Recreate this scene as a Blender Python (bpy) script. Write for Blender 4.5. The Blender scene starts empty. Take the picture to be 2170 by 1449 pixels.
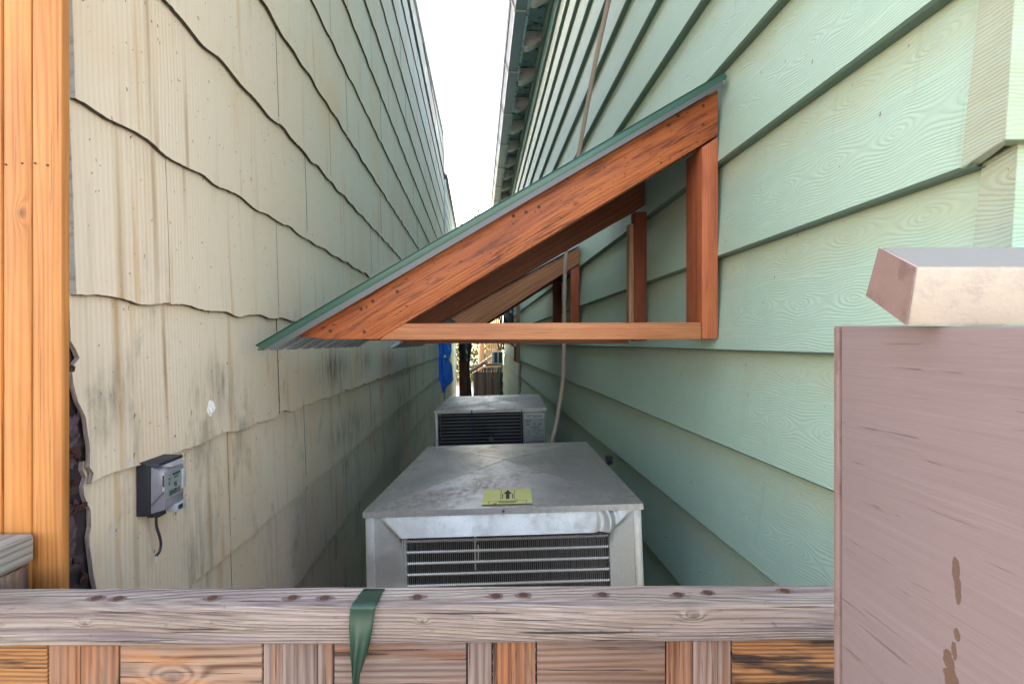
import bpy, bmesh, math, random
from mathutils import Vector, Matrix, noise as mn
random.seed(7)
R = math.radians
S = bpy.context.scene
COL = S.collection
# ------------------------------------------------------------------ camera
F = 1100.0; CX, CY = 1085.0, 726.0; TH = R(3.74)
cd = bpy.data.cameras.new('camera'); cam = bpy.data.objects.new('camera', cd); COL.objects.link(cam)
cd.sensor_width = 36; cd.lens = F/2170*36; cd.clip_start = 0.02; cd.clip_end = 500
cd.shift_y = (726.0-724.5)/2170
cam.location = (0, 0, 0); cam.rotation_euler = (R(90), 0, -TH)
S.camera = cam
# ------------------------------------------------------------------ light
SUN_AZ = R(-55); SUN_EL = R(27)          # azimuth from +Y towards +X
w = bpy.data.worlds.new('World'); S.world = w; w.use_nodes = True
nt = w.node_tree; bg = nt.nodes['Background']
sky = nt.nodes.new('ShaderNodeTexSky'); sky.sky_type = 'NISHITA'; sky.sun_disc = False
sky.sun_elevation = SUN_EL; sky.sun_rotation = SUN_AZ; sky.air_density = 1.0; sky.dust_density = 1.2; sky.ozone_density = 0.6
tint = nt.nodes.new('ShaderNodeMix'); tint.data_type = 'RGBA'; tint.blend_type = 'MULTIPLY'; tint.inputs[0].default_value = 1; tint.inputs[7].default_value = (1.20, 0.955, 0.775, 1)
nt.links.new(sky.outputs[0], tint.inputs[6]); nt.links.new(tint.outputs[2], bg.inputs[0]); bg.inputs[1].default_value = 0.15
sd = bpy.data.lights.new('sun', 'SUN'); sd.energy = 3.0; sd.angle = R(0.5); sd.color = (1, 0.93, 0.82)
sun = bpy.data.objects.new('sun', sd); COL.objects.link(sun)
sv = Vector((math.sin(SUN_AZ)*math.cos(SUN_EL), math.cos(SUN_AZ)*math.cos(SUN_EL), math.sin(SUN_EL)))
sun.rotation_euler = sv.to_track_quat('Z', 'Y').to_euler(); sun.location = sv*60
S.view_settings.view_transform = 'Standard'; S.view_settings.look = 'None'
S.view_settings.exposure = 3.02; S.view_settings.gamma = 1.0
S.cycles.diffuse_bounces = 10; S.cycles.max_bounces = 14

# ------------------------------------------------------------------ photo geometry
def ray(px, py):
    u = (px-CX)/F; v = (CY-py)/F
    return Vector((math.sin(TH)+u*math.cos(TH), math.cos(TH)-u*math.sin(TH), v))
def at(px, py, X=None, Y=None, Z=None, D=None):
    r = ray(px, py)
    if X is not None: return r*(X/r.x)
    if Y is not None: return r*(Y/r.y)
    if Z is not None: return r*(Z/r.z)
    return r*D
def cw(xc, D, z):                       # frame turned with the fence: x along it, D away from it
    return Vector((math.cos(TH)*xc+math.sin(TH)*D, -math.sin(TH)*xc+math.cos(TH)*D, z))
GZ = -1.25                              # ground
XL, XR = -0.535, 0.58                   # the two house walls

# ------------------------------------------------------------------ node helper
class N:
    def __init__(s, name):
        s.m = bpy.data.materials.new(name); s.m.use_nodes = True
        s.t = s.m.node_tree; s.b = s.t.nodes['Principled BSDF']; s.out = s.t.nodes['Material Output']
        s._a = None
    def n(s, t, **kw):
        x = s.t.nodes.new(t)
        for k, v in kw.items(): setattr(x, k, v)
        return x
    def set(s, sock, v):
        if isinstance(v, bpy.types.NodeSocket): s.t.links.new(v, sock)
        elif v is not None:
            if isinstance(v, (tuple, list)) and len(v) == 3 and sock.type == 'RGBA': v = (*v, 1)
            sock.default_value = v
    def M(s, op, a, b=None, c=None, clamp=False):
        x = s.n('ShaderNodeMath', operation=op); x.use_clamp = clamp
        s.set(x.inputs[0], a); s.set(x.inputs[1], b)
        if c is not None: s.set(x.inputs[2], c)
        return x.outputs[0]
    def gc(s):
        if s._a is None:
            a = s.n('ShaderNodeAttribute'); a.attribute_name = 'gc'; s._a = a.outputs['Vector']
            sp = s.n('ShaderNodeSeparateXYZ'); s.set(sp.inputs[0], s._a); s.a, s.bb, s.c = sp.outputs
        return s._a
    def vec(s, sx, sy, sz, off=(0, 0, 0)):
        mp = s.n('ShaderNodeMapping'); s.set(mp.inputs[0], s.gc()); mp.inputs['Scale'].default_value = (sx, sy, sz)
        mp.inputs['Location'].default_value = off
        return mp.outputs[0]
    def noise(s, sx, sy, sz, detail=3, rough=0.55, dist=0.0, off=(0, 0, 0)):
        x = s.n('ShaderNodeTexNoise'); s.set(x.inputs['Vector'], s.vec(sx, sy, sz, off)); x.inputs['Scale'].default_value = 1
        x.inputs['Detail'].default_value = detail; x.inputs['Roughness'].default_value = rough; x.inputs['Distortion'].default_value = dist
        return x.outputs[0]
    def ramp(s, f, stops, interp='LINEAR'):
        x = s.n('ShaderNodeValToRGB'); s.set(x.inputs[0], f); cr = x.color_ramp; cr.interpolation = interp
        while len(cr.elements) < len(stops): cr.elements.new(0.5)
        for e, (p, c) in zip(cr.elements, stops):
            e.position = p; e.color = (*c, 1) if isinstance(c, (tuple, list)) else (c, c, c, 1)
        return x.outputs[0]
    def st(s, f, lo, hi):               # smooth step
        x = s.n('ShaderNodeMapRange', interpolation_type='SMOOTHSTEP'); s.set(x.inputs[0], f)
        x.inputs[1].default_value = lo; x.inputs[2].default_value = hi
        return x.outputs[0]
    def mix(s, f, a, b, blend='MIX'):
        x = s.n('ShaderNodeMix', data_type='RGBA', blend_type=blend)
        s.set(x.inputs[0], f); s.set(x.inputs[6], a); s.set(x.inputs[7], b)
        return x.outputs[2]
    def gauss(s, a0, b0, wa, wb, k=1.0):
        s.gc()
        da = s.M('DIVIDE', s.M('SUBTRACT', s.a, a0), wa); db = s.M('DIVIDE', s.M('SUBTRACT', s.bb, b0), wb)
        d = s.M('ADD', s.M('MULTIPLY', da, da), s.M('MULTIPLY', db, db))
        return s.M('EXPONENT', s.M('MULTIPLY', d, -k))
    def bump(s, h, dist=0.001, strength=1.0, prev=None):
        x = s.n('ShaderNodeBump'); s.set(x.inputs['Height'], h); x.inputs['Distance'].default_value = dist
        x.inputs['Strength'].default_value = strength
        if prev is not None: s.set(x.inputs['Normal'], prev)
        return x.outputs[0]
    def fin(s, col, rough=0.7, normal=None, metal=0.0, spec=None):
        s.set(s.b.inputs['Base Color'], col); s.set(s.b.inputs['Roughness'], rough); s.set(s.b.inputs['Metallic'], metal)
        if normal is not None: s.set(s.b.inputs['Normal'], normal)
        if spec is not None: s.b.inputs['Specular IOR Level'].default_value = spec
        return s.m

def wood(name, light, dark, freq=900, wob=0.02, fibre=0.35, bump=0.6, rough=0.75, knots=(), patch=None, patch_amt=0.6,
         patch_scale=(6, 25, 25), patch_lo=0.5, patch_hi=0.68, ringmix=0.8, spots=0.0, cstretch=1.4, crack=0.45, weather=None):
    m = N(name); m.gc()
    low = m.noise(cstretch, 14, 14, 2, 0.5)
    Fv = m.M('ADD', m.M('ADD', m.bb, m.M('MULTIPLY', m.c, 0.5)), m.M('MULTIPLY', low, wob*2))
    kmask = None
    for (a0, b0, wd, A) in knots:
        g = m.gauss(a0, b0, wd*2.0, wd)
        Fv = m.M('ADD', Fv, m.M('MULTIPLY', g, A))
        g2 = m.gauss(a0, b0, wd*0.9, wd*0.6, 1.5)
        kmask = g2 if kmask is None else m.M('MAXIMUM', kmask, g2)
    ring = m.M('ADD', m.M('MULTIPLY', m.M('SINE', m.M('MULTIPLY', Fv, freq)), 0.5), 0.5)
    ring = m.M('POWER', ring, 1.6)
    fib = m.noise(9, 420, 420, 3, 0.6)
    stk = m.noise(2.2, 130, 130, 5, 0.7, 0.15, (2, 4, 6)); crk = m.st(m.noise(5, 260, 260, 3, 0.6, 0.1, (8, 1, 3)), 0.63, 0.70)
    fac = m.M('ADD', m.M('ADD', m.M('MULTIPLY', ring, ringmix*.6), m.M('MULTIPLY', m.M('SUBTRACT', stk, 0.47), 1.5)), m.M('MULTIPLY', m.M('SUBTRACT', fib, 0.5), fibre*3.2), clamp=True)
    col = m.mix(fac, light, dark)
    if patch is not None:
        p = m.st(m.noise(*patch_scale, 4, 0.6, 0.3, (3.1, 2.2, 1.7)), patch_lo, patch_hi)
        col = m.mix(m.M('MULTIPLY', p, patch_amt), col, patch, 'MIX')
    if kmask is not None:
        col = m.mix(m.M('MULTIPLY', kmask, 0.75), col, tuple(x*0.42 for x in dark))
    if spots:
        sp = m.st(m.noise(90, 160, 160, 2, 0.5, 0, (7, 7, 7)), 0.66, 0.72)
        col = m.mix(m.M('MULTIPLY', sp, spots), col, tuple(x*0.4 for x in dark))
    if weather:
        col = m.mix(m.M('MULTIPLY', m.st(m.noise(4, 45, 45, 4, 0.65, 0.3, (5, 8, 2)), 0.40, 0.62), weather[1]), col, weather[0])
    col = m.mix(m.M('MULTIPLY', crk, crack), col, tuple(x*0.35 for x in dark))
    bl = m.noise(3.5, 12, 12, 3, 0.6, 0, (9, 1, 4))
    col = m.mix(m.M('MULTIPLY', m.st(bl, 0.35, 0.7), 0.35), col, (0.0, 0.0, 0.0), 'SOFT_LIGHT')
    h = m.M('ADD', m.M('ADD', m.M('MULTIPLY', ring, -0.4), m.M('MULTIPLY', fib, 0.6)), m.M('ADD', m.M('MULTIPLY', stk, -1.0), m.M('MULTIPLY', crk, -crack*1.5)))
    return m.fin(col, rough, m.bump(h, 0.0006*bump*2))

def plain(name, col, rough=0.6, metal=0.0, var=0.15, sc=20, bump=0.0, dirt=None, dirt_amt=0.5, fine=300):
    m = N(name); n1 = m.noise(sc, sc, sc, 4, 0.6)
    c = m.mix(n1, tuple(x*(1-var) for x in col), tuple(min(1, x*(1+var)) for x in col))
    if dirt is not None:
        c = m.mix(m.M('MULTIPLY', m.st(m.noise(sc*0.5, sc*0.5, sc*1.3, 5, 0.65, 0.4, (5, 3, 1)), 0.5, 0.66), dirt_amt), c, dirt)
    r = m.M('ADD', m.M('MULTIPLY', n1, 0.2), rough-0.1)
    nr = m.bump(m.noise(fine, fine, fine, 2, 0.5), 0.0004, bump) if bump else None
    return m.fin(c, r, nr, metal)

# ------------------------------------------------------------------ mesh builder
def wmat(o):
    M = Matrix.Identity(4)
    while o is not None: M = o.matrix_basis @ M; o = o.parent
    return M
class MB:
    def __init__(s): s.v = []; s.f = []
    def add(s, vs, fs):
        k = len(s.v); s.v += [Vector(v) for v in vs]; s.f += [tuple(i+k for i in f) for f in fs]; return s
    def hexa(s, p):                      # 8 points, bottom ring then top ring
        return s.add(p, [(3, 2, 1, 0), (4, 5, 6, 7), (0, 1, 5, 4), (1, 2, 6, 5), (2, 3, 7, 6), (3, 0, 4, 7)])
    def box(s, a, b, fr=None):
        x0, y0, z0 = a; x1, y1, z1 = b
        p = [(x0, y0, z0), (x1, y0, z0), (x1, y1, z0), (x0, y1, z0), (x0, y0, z1), (x1, y0, z1), (x1, y1, z1), (x0, y1, z1)]
        if fr: p = [fr(*q) for q in p]
        return s.hexa(p)
    def prism(s, poly, vec):
        n = len(poly); vec = Vector(vec); a = [Vector(p) for p in poly]
        return s.add(a+[p+vec for p in a], [tuple(range(n))[::-1], tuple(range(n, 2*n))]+[(i, (i+1) % n, n+(i+1) % n, n+i) for i in range(n)])
    def tube(s, path, r, seg=10, caps=True):
        path = [Vector(p) for p in path]; rs = r if isinstance(r, (list, tuple)) else [r]*len(path)
        ref = None; rings = []
        for i, p in enumerate(path):
            t = (path[min(i+1, len(path)-1)]-path[max(i-1, 0)]).normalized()
            if ref is None: ref = Vector((0, 0, 1)) if abs(t.z) < 0.9 else Vector((1, 0, 0))
            u = t.cross(ref).normalized(); v = u.cross(t).normalized(); ref = v
            rings.append([p+(u*math.cos(2*math.pi*k/seg)+v*math.sin(2*math.pi*k/seg))*rs[i] for k in range(seg)])
        vs = [q for g in rings for q in g]; fs = []
        for i in range(len(rings)-1):
            for k in range(seg):
                a = i*seg+k; b = i*seg+(k+1) % seg; fs.append((a, b, b+seg, a+seg))
        if caps: fs += [tuple(range(seg))[::-1], tuple(range(len(vs)-seg, len(vs)))]
        return s.add(vs, fs)
    def grid(s, fn, nu, nv):
        vs = [fn(i/(nu-1), j/(nv-1)) for j in range(nv) for i in range(nu)]
        return s.add(vs, [(j*nu+i, j*nu+i+1, (j+1)*nu+i+1, (j+1)*nu+i) for j in range(nv-1) for i in range(nu-1)])
    def build(s, name, mat, parent=None, axes=None, seed=None, bevel=0.0, seg=2, smooth=False, local=False, solid=0.0, recalc=True):
        bm = bmesh.new(); vs = [bm.verts.new(v) for v in s.v]
        for f in s.f:
            try: bm.faces.new([vs[i] for i in f])
            except ValueError: pass
        if recalc: bmesh.ops.recalc_face_normals(bm, faces=bm.faces)
        if bevel:
            ed = [e for e in bm.edges if len(e.link_faces) == 2 and e.calc_face_angle(0) > R(20)]
            bmesh.ops.bevel(bm, geom=ed, offset=bevel, segments=seg, profile=0.5, affect='EDGES')
        me = bpy.data.meshes.new(name)
        off = Vector((0, 0, 0))
        if seed: rr = random.Random(seed); off = Vector((rr.uniform(-9, 9), rr.uniform(-9, 9), rr.uniform(-9, 9)))
        if axes is None: A, B, C = Vector((1, 0, 0)), Vector((0, 1, 0)), Vector((0, 0, 1))
        else:
            A = Vector(axes[0]).normalized(); B = Vector(axes[1]); B = (B-A*B.dot(A)).normalized(); C = A.cross(B)
        bm.verts.ensure_lookup_table()
        gcv = [c for v in bm.verts for c in (v.co.dot(A)+off.x, v.co.dot(B)+off.y, v.co.dot(C)+off.z)]
        if parent is not None and not local:
            bm.transform(wmat(parent).inverted())
        bm.to_mesh(me); bm.free()
        at_ = me.attributes.new('gc', 'FLOAT_VECTOR', 'POINT'); at_.data.foreach_set('vector', gcv)
        me.materials.append(mat)
        if smooth or bevel:
            if isinstance(smooth, float): bevel = 1
            me.polygons.foreach_set('use_smooth', [True]*len(me.polygons))
            if bevel or smooth == 'auto':
                try: me.set_sharp_from_angle(angle=R(smooth if isinstance(smooth, float) else 35))
                except Exception: pass
        o = bpy.data.objects.new(name, me); COL.objects.link(o)
        if parent is not None: o.parent = parent
        if solid:
            md = o.modifiers.new('thickness', 'SOLIDIFY'); md.thickness = solid; md.offset = 0
        return o
def thing(name, label, cat, loc=(0, 0, 0), mat=None, group=None):
    o = bpy.data.objects.new(name, None); COL.objects.link(o); o.empty_display_size = 0.1
    if mat is not None: o.matrix_basis = mat
    else: o.location = loc
    o['label'] = label; o['category'] = cat
    if group: o['group'] = group
    return o
def tag(o, label=None, cat=None, group=None, kind=None):
    for k, v in (('label', label), ('category', cat), ('group', group), ('kind', kind)):
        if v: o[k] = v
    return o
def text2d(body, size, align='LEFT', shear=0):
    c = bpy.data.curves.new('t', 'FONT'); c.body = body; c.size = size; c.align_x = align; c.resolution_u = 3
    o = bpy.data.objects.new('t', c); COL.objects.link(o)
    dg = bpy.context.evaluated_depsgraph_get(); me = bpy.data.meshes.new_from_object(o.evaluated_get(dg))
    vs = [(v.co.x, v.co.y) for v in me.vertices]; fs = [tuple(p.vertices) for p in me.polygons]
    bpy.data.objects.remove(o); bpy.data.curves.remove(c); bpy.data.meshes.remove(me)
    return vs, fs
def put_text(mb, body, size, org, r, u, align='LEFT', bold=0, sx=1.0):
    vs, fs = text2d(body, size, align)
    org = Vector(org); r = Vector(r).normalized(); u = Vector(u).normalized()
    for d in ([0] if not bold else [-bold, 0, bold]):
        nn = r.cross(u).normalized()*(abs(d)*0.05+d*0.02)
        mb.add([org+r*(x*sx+d)+u*y+nn for x, y in vs], fs)

# ------------------------------------------------------------------ materials
def mat_shingle():
    m = N('grooved fibre cement shingle'); m.gc()      # a = along wall (Y), b = up (Z)
    wob = m.noise(5, 2.5, 1, 3, 0.5)
    ph = m.M('ADD', m.M('MULTIPLY', m.a, 620), m.M('MULTIPLY', wob, 16))
    gr = m.M('ADD', m.M('MULTIPLY', m.M('SINE', ph), 0.5), 0.5)
    base = m.mix(m.noise(2.3, 1.5, 1, 4, 0.6), (0.80, 0.635, 0.50), (0.78, 0.655, 0.53))
    base = m.mix(m.M('MULTIPLY', gr, 0.07), base, (0.33, 0.27, 0.19))
    # green bounce off the facing wall, mixed into the colour down the alley
    far = m.st(m.M('ADD', m.a, m.M('MULTIPLY', m.noise(1, 2, 1, 3), 0.8)), 1.3, 3.0)
    base = m.mix(m.M('MULTIPLY', far, 0.75), base, (0.66, 0.72, 0.64))
    wm = m.noise(2.6, 1.6, 1, 3, 0.6, 0.3, (6, 2, 0))
    base = m.mix(m.M('MULTIPLY', m.st(wm, 0.45, 0.68), 0.35), base, (0.76, 0.52, 0.32))
    strk = m.noise(26, 1.3, 1, 4, 0.62, 0, (3, 0, 0))
    base = m.mix(m.M('MULTIPLY', m.st(strk, 0.56, 0.72), 0.50), base, (0.58, 0.31, 0.10))
    strk2 = m.noise(40, 2.0, 1, 4, 0.62, 0, (13, 5, 0))
    base = m.mix(m.M('MULTIPLY', m.st(strk2, 0.60, 0.78), 0.22), base, (0.20, 0.19, 0.16))
    # mould patches along the butts
    mo = m.M('MULTIPLY', m.st(m.noise(9, 4.5, 1, 5, 0.7, 0.4, (2, 8, 0)), 0.50, 0.70), m.st(m.noise(70, 7, 1, 3, 0.6), 0.35, 0.62))
    low = m.st(m.bb, 0.25, -0.1)
    base = m.mix(m.M('MULTIPLY', m.M('MULTIPLY', mo, low), 0.45), base, (0.09, 0.085, 0.075))
    for (a0, b0, wa, wb, k) in ((1.95, -0.09, 0.16, 0.055, .9), (2.5, -0.08, 0.1, 0.05, .7), (0.80, -0.07, 0.05, 0.05, .6), (1.1, -0.08, .07, .05, .6), (2.2, -.34, .3, .06, .6), (3.1, -.1, .2, .05, .6)):
        g = m.M('MULTIPLY', m.gauss(a0, b0, wa, wb), m.st(m.noise(60, 9, 1, 4, 0.65), 0.3, 0.7))
        base = m.mix(m.M('MULTIPLY', g, k), base, (0.07, 0.07, 0.065))
    for (a0, b0, wa, wb, k) in ((0.885, 0.24, .006, .16, .6), (0.975, 0.36, .005, .12, .6), (0.915, -.04, .004, .1, .85), (0.84, -.33, .006, .14, .4), (0.80, .13, .008, .2, .5), (0.87, .52, .006, .2, .5), (1.06, -.36, .008, .2, .5)):
        base = m.mix(m.M('MULTIPLY', m.gauss(a0, b0, wa, wb), k), base, (0.34, 0.18, 0.06))
    sp = m.st(m.noise(120, 75, 1, 2, 0.5, 0, (1, 1, 1)), 0.72, 0.745)
    base = m.mix(m.M('MULTIPLY', sp, 0.85), base, (0.13, 0.12, 0.13))
    pl = m.M('MULTIPLY', m.st(m.noise(60, 22, 1, 3, 0.6, 0.6, (4, 4, 0)), 0.66, 0.70), m.st(m.bb, 0.02, -0.12))
    base = m.mix(m.M('MULTIPLY', pl, 0.6), base, (0.60, 0.57, 0.53))
    n1 = m.bump(gr, 0.0006, 0.42)
    n2 = m.bump(m.noise(300, 160, 300, 3, 0.6), 0.0005, 0.6, n1)
    return m.fin(base, 0.75, n2, 0, 0.3)
def mat_siding(name='embossed green lap siding', col=(0.44, 0.585, 0.475), col2=(0.375, 0.565, 0.48)):
    m = N(name); m.gc()                                  # a = along, b = up inside board (0..0.217), c = board number
    aa = m.M('ADD', m.a, m.M('MULTIPLY', m.c, 0.71))
    b = m.bb
    aw = m.M('ADD', aa, m.M('MULTIPLY', m.noise(5, 6, 3, 2), 0.05))
    bw = m.M('ADD', m.M('ADD', b, m.M('MULTIPLY', m.M('SUBTRACT', m.noise(5, 14, 3, 2, 0.5), 0.5), 0.022)), m.M('MULTIPLY', m.M('SUBTRACT', m.noise(40, 90, 3, 2, 0.5), 0.5), 0.004))
    G = None
    for (z0, per, ph) in ((0.082, 0.128, 0.0), (0.178, 0.139, 0.9), (-0.02, 0.15, 0.4)):
        db = m.M('SUBTRACT', bw, z0)
        sn = m.M('MULTIPLY', m.M('SINE', m.M('ADD', m.M('MULTIPLY', aw, math.pi/per), ph)), per/math.pi*0.42)
        g = m.M('SQRT', m.M('ADD', m.M('MULTIPLY', db, db), m.M('MULTIPLY', sn, sn)))
        G = g if G is None else m.M('SMOOTH_MIN', G, g, 0.008)
    s_ = m.M('ADD', m.M('MULTIPLY', m.M('SINE', m.M('MULTIPLY', G, 2*math.pi/0.0046)), 0.5), 0.5)
    s_ = m.M('POWER', s_, 0.7)
    base = m.mix(m.noise(1.7, 5, 2, 4, 0.6), col, col2)
    base = m.mix(m.M('MULTIPLY', m.M('SUBTRACT', 1.0, s_), 0.17), base, tuple(x*0.55 for x in col))
    # dust washed down from the lap above, thumb marks, small nail stains
    wash = m.M('MULTIPLY', m.st(m.M('ADD', b, m.M('MULTIPLY', m.noise(9, 3, 3, 4, 0.6), 0.10)), 0.15, 0.26), 0.5)
    base = m.mix(wash, base, (0.42, 0.43, 0.28))
    dr = m.st(m.noise(34, 3, 2, 4, 0.65, 0, (5, 2, 2)), 0.60, 0.76)
    base = m.mix(m.M('MULTIPLY', dr, 0.32), base, (0.24, 0.27, 0.21))
    fade = m.st(m.noise(6, 22, 5, 4, 0.6, 0.3, (1, 9, 5)), 0.5, 0.7)
    base = m.mix(m.M('MULTIPLY', fade, 0.25), base, (0.42, 0.60, 0.55))
    sp = m.st(m.noise(95, 45, 40, 2, 0.5, 0, (2, 2, 2)), 0.735, 0.76)
    base = m.mix(m.M('MULTIPLY', sp, 0.8), base, (0.20, 0.12, 0.07))
    n1 = m.bump(s_, 0.001, 0.52)
    n2 = m.bump(m.noise(160, 160, 160, 2, 0.5), 0.0004, 0.5, n1)
    return m.fin(base, 0.55, n2, 0, 0.4)
def mat_galv(name='weathered galvanised steel', col=(0.50, 0.49, 0.47), dirt=(0.30, 0.245, 0.20), amt=0.55, metal=0.75, rough=0.42):
    m = N(name); m.gc()
    fine = m.noise(170, 170, 170, 3, 0.65)
    vor = m.n('ShaderNodeTexVoronoi'); m.set(vor.inputs['Vector'], m.vec(90, 90, 90))
    c = m.mix(m.M('ADD', m.M('MULTIPLY', fine, 0.6), m.M('MULTIPLY', vor.outputs['Distance'], 0.4)), tuple(x*0.82 for x in col), tuple(min(1, x*1.18) for x in col))
    d = m.M('MULTIPLY', m.st(m.noise(7, 5, 6, 6, 0.72, 0.6, (4, 4, 4)), 0.42, 0.66), m.st(m.noise(60, 40, 60, 4, 0.7), 0.28, 0.72))
    c = m.mix(m.M('MULTIPLY', d, amt), c, dirt)
    r = m.M('ADD', m.M('ADD', m.M('MULTIPLY', m.noise(14, 14, 14, 4, 0.65), 0.34), rough-0.17), m.M('MULTIPLY', d, 0.25))
    nr = m.bump(m.noise(9, 9, 9, 2, 0.5), 0.004, 0.14, None)
    nr = m.bump(fine, 0.0006, 0.55, nr)
    return m.fin(c, r, nr, m.M('SUBTRACT', metal, m.M('MULTIPLY', d, 0.5)))

M_shingle = mat_shingle(); M_siding = mat_siding()
M_corner = mat_siding('darker embossed corner piece', (0.37, 0.46, 0.39), (0.35, 0.44, 0.39))
M_underlap = plain('siding lap shadow tone', (0.13, 0.20, 0.165), 0.6)  # dark tone that paints the shadow line under each lap
M_broken = plain('broken shingle edge', (0.34, 0.27, 0.25), 0.9, 0, 0.3, 200, 1.0)
M_tar = plain('torn tar paper', (0.035, 0.022, 0.026), 0.8, 0, 0.5, 30, 1.0, (0.12, 0.08, 0.085), 0.8, 120)
M_rust = plain('rusty flakes', (0.06, 0.022, 0.018), 0.9, 0, 0.4, 150, 1.0)
M_galv = mat_galv(); M_top = mat_galv('weathered top sheet', (0.58, 0.58, 0.575), (0.30, 0.21, 0.135), 0.8, 0.72, 0.36); M_galv2 = mat_galv('clean galvanised steel', (0.58, 0.565, 0.54), (0.36, 0.32, 0.28), 0.15, 0.6, 0.42)
M_fin = plain('coil fin aluminium', (0.10, 0.098, 0.095), 0.5, 0.5, 0.3, 60)
M_tubeal = plain('coil tube aluminium', (0.75, 0.70, 0.68), 0.35, 0.7, 0.2, 200)
M_black = plain('black enamel', (0.012, 0.012, 0.018), 0.5)
M_blackwire = plain('black wire', (0.03, 0.032, 0.05), 0.35)
M_fan = plain('dull fan metal', (0.16, 0.18, 0.20), 0.4, 0.5)
M_sticker = plain('yellow sticker', (0.80, 0.76, 0.24), 0.5, 0, 0.08, 40)
M_ink = plain('black print', (0.02, 0.02, 0.025), 0.6)
M_inkg = plain('grey print', (0.12, 0.12, 0.13), 0.6)
M_white = plain('white label', (0.62, 0.64, 0.65), 0.4)
M_lab = plain('grey label', (0.38, 0.42, 0.45), 0.4)
M_screw = plain('screw head', (0.3, 0.3, 0.3), 0.35, 0.9)
M_nail = plain('rusted nail head', (0.10, 0.045, 0.03), 0.8, 0.2, 0.4, 900, 1.0)
M_nailring = plain('nail bruise', (0.19, 0.12, 0.11), 0.9, 0, 0.4, 500)
M_beam = wood('stained fir with straight grain', (0.55, 0.235, 0.10), (0.24, 0.075, 0.032), 1250, 0.01, 0.3, 0.5, 0.6, (), (0.42, 0.10, 0.03), 0.4, (3, 30, 30))
M_post = wood('red stained fir', (0.50, 0.15, 0.055), (0.27, 0.06, 0.025), 1500, 0.01, 0.3, 0.5, 0.6, (), (0.26, 0.05, 0.025), 0.6, (5, 40, 40))
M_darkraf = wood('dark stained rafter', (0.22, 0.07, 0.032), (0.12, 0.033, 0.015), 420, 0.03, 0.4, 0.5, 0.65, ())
M_lumber = wood('plain lumber', (0.48, 0.29, 0.17), (0.30, 0.155, 0.08), 420, 0.03, 0.4, 0.5, 0.7, (), (0.22, 0.11, 0.07), 0.4)
M_fir = wood('bright orange fir', (0.50, 0.21, 0.055), (0.28, 0.085, 0.016), 800, 0.03, 0.22, 0.5, 0.6, (), (0.70, 0.24, 0.04), 0.45, (2, 18, 18), 0.45, 0.7, 0.62)
M_rail = wood('weathered grey rail', (0.43, 0.355, 0.315), (0.15, 0.115, 0.105), 1300, 0.05, 0.8, 2.6, 0.85,
              ((-.405, -.2655, .0035, .007), (-.085, -.264, .003, .007), (.172, -.259, .005, .010)), (0.14, 0.11, 0.15), 0.7, (2.6, 60, 60), 0.52, 0.68, 0.55, 0.3, 1.4, .9, ((.30, .215, .16), .35))
M_bgrey = wood('weathered grey board', (0.30, 0.22, 0.19), (0.12, 0.075, 0.063), 800, 0.02, 0.5, 1.4, 0.85, (), (0.25, 0.10, 0.045), 0.7, (5, 60, 60), .48, .62, 1.0, 0, 1.4, .8)
M_bor = wood('orange fence board', (0.36, 0.15, 0.06), (0.13, 0.038, 0.018), 950, 0.012, 0.5, 1.6, 0.75, (), (0.035, 0.015, 0.012), 0.85, (7, 60, 60), 0.54, 0.66, 1.0, 0, 1.4, .8, ((.27, .20, .165), .4))
M_bbrown = wood('brown fence board', (0.27, 0.165, 0.115), (0.10, 0.05, 0.034), 1100, 0.014, 0.4, 1.4, 0.8, (), (0.09, 0.05, 0.05), 0.6, (3, 60, 60), .48, .64, 1.0, 0, 1.4, .8, ((.24, .185, .17), .5))
M_bburn = wood('charred orange fence board', (0.42, 0.19, 0.065), (0.12, 0.05, 0.025), 1500, 0.012, 0.4, 1.6, 0.8, (), (0.02, 0.01, 0.01), 0.95, (6, 50, 50), 0.46, 0.58, 1.0, 0, 1.4, .8)
M_bknot = wood('knotty fence board', (0.36, 0.225, 0.15), (0.11, 0.047, 0.028), 620, 0.03, 0.45, 1.3, 0.8,
               ((-.326, -.322, .012, .032),), (0.50, 0.21, 0.07), 0.6, (6, 30, 30), 0.46, 0.6, 1.3, 0, 1.4, .8, ((.26, .21, .185), .45))
M_pink = plain('mauve painted end', (0.25, 0.175, 0.165), .5, 0, .12, 60, 1.0, (.15, .09, .08), .6)
M_cream = plain('cream painted cap', (0.47, 0.395, 0.33), .45, 0, .06, 60, 1.0, (.33,.27,.24), .5)
M_sheettop = plain('green painted roof metal', (0.045, 0.115, 0.09), 0.35, 0.1, 0.1, 14)
M_sheetund = plain('grey underside of roof metal', (0.42, 0.47, 0.55), 0.4, 0.15, 0.15, 20)
M_trimgrey = plain('grey trim edge', (0.11, 0.12, 0.13), 0.45, 0.3)
M_gutter = plain('blue grey painted gutter', (0.17, 0.24, 0.28), 0.4, 0.1, 0.12, 8, 0.4, (0.16, 0.19, 0.19), 0.5)
M_bracket = plain('pale gutter bracket', (0.50, 0.45, 0.40), 0.5)
M_soffit = plain('peeling soffit paint', (0.30, 0.42, 0.44), 0.7, 0, 0.2, 26, 0.6, (0.02, 0.022, 0.03), 0.95, 100)
M_tail = plain('stained rafter tail paint', (0.60, 0.54, 0.52), 0.7, 0, 0.2, 9, 0.5, (0.20, 0.15, 0.13), 0.6)
M_hose = plain('tan conduit', (0.44, 0.35, 0.30), 0.45, 0, 0.12, 4)
M_tape = plain('green plastic tape', (0.02, 0.055, 0.036), 0.32, 0, 0.25, 40)
M_mdark = plain('dark meter back plate', (0.018, 0.02, 0.032), 0.6, 0, 0.4, 300, 1.0)
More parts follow.
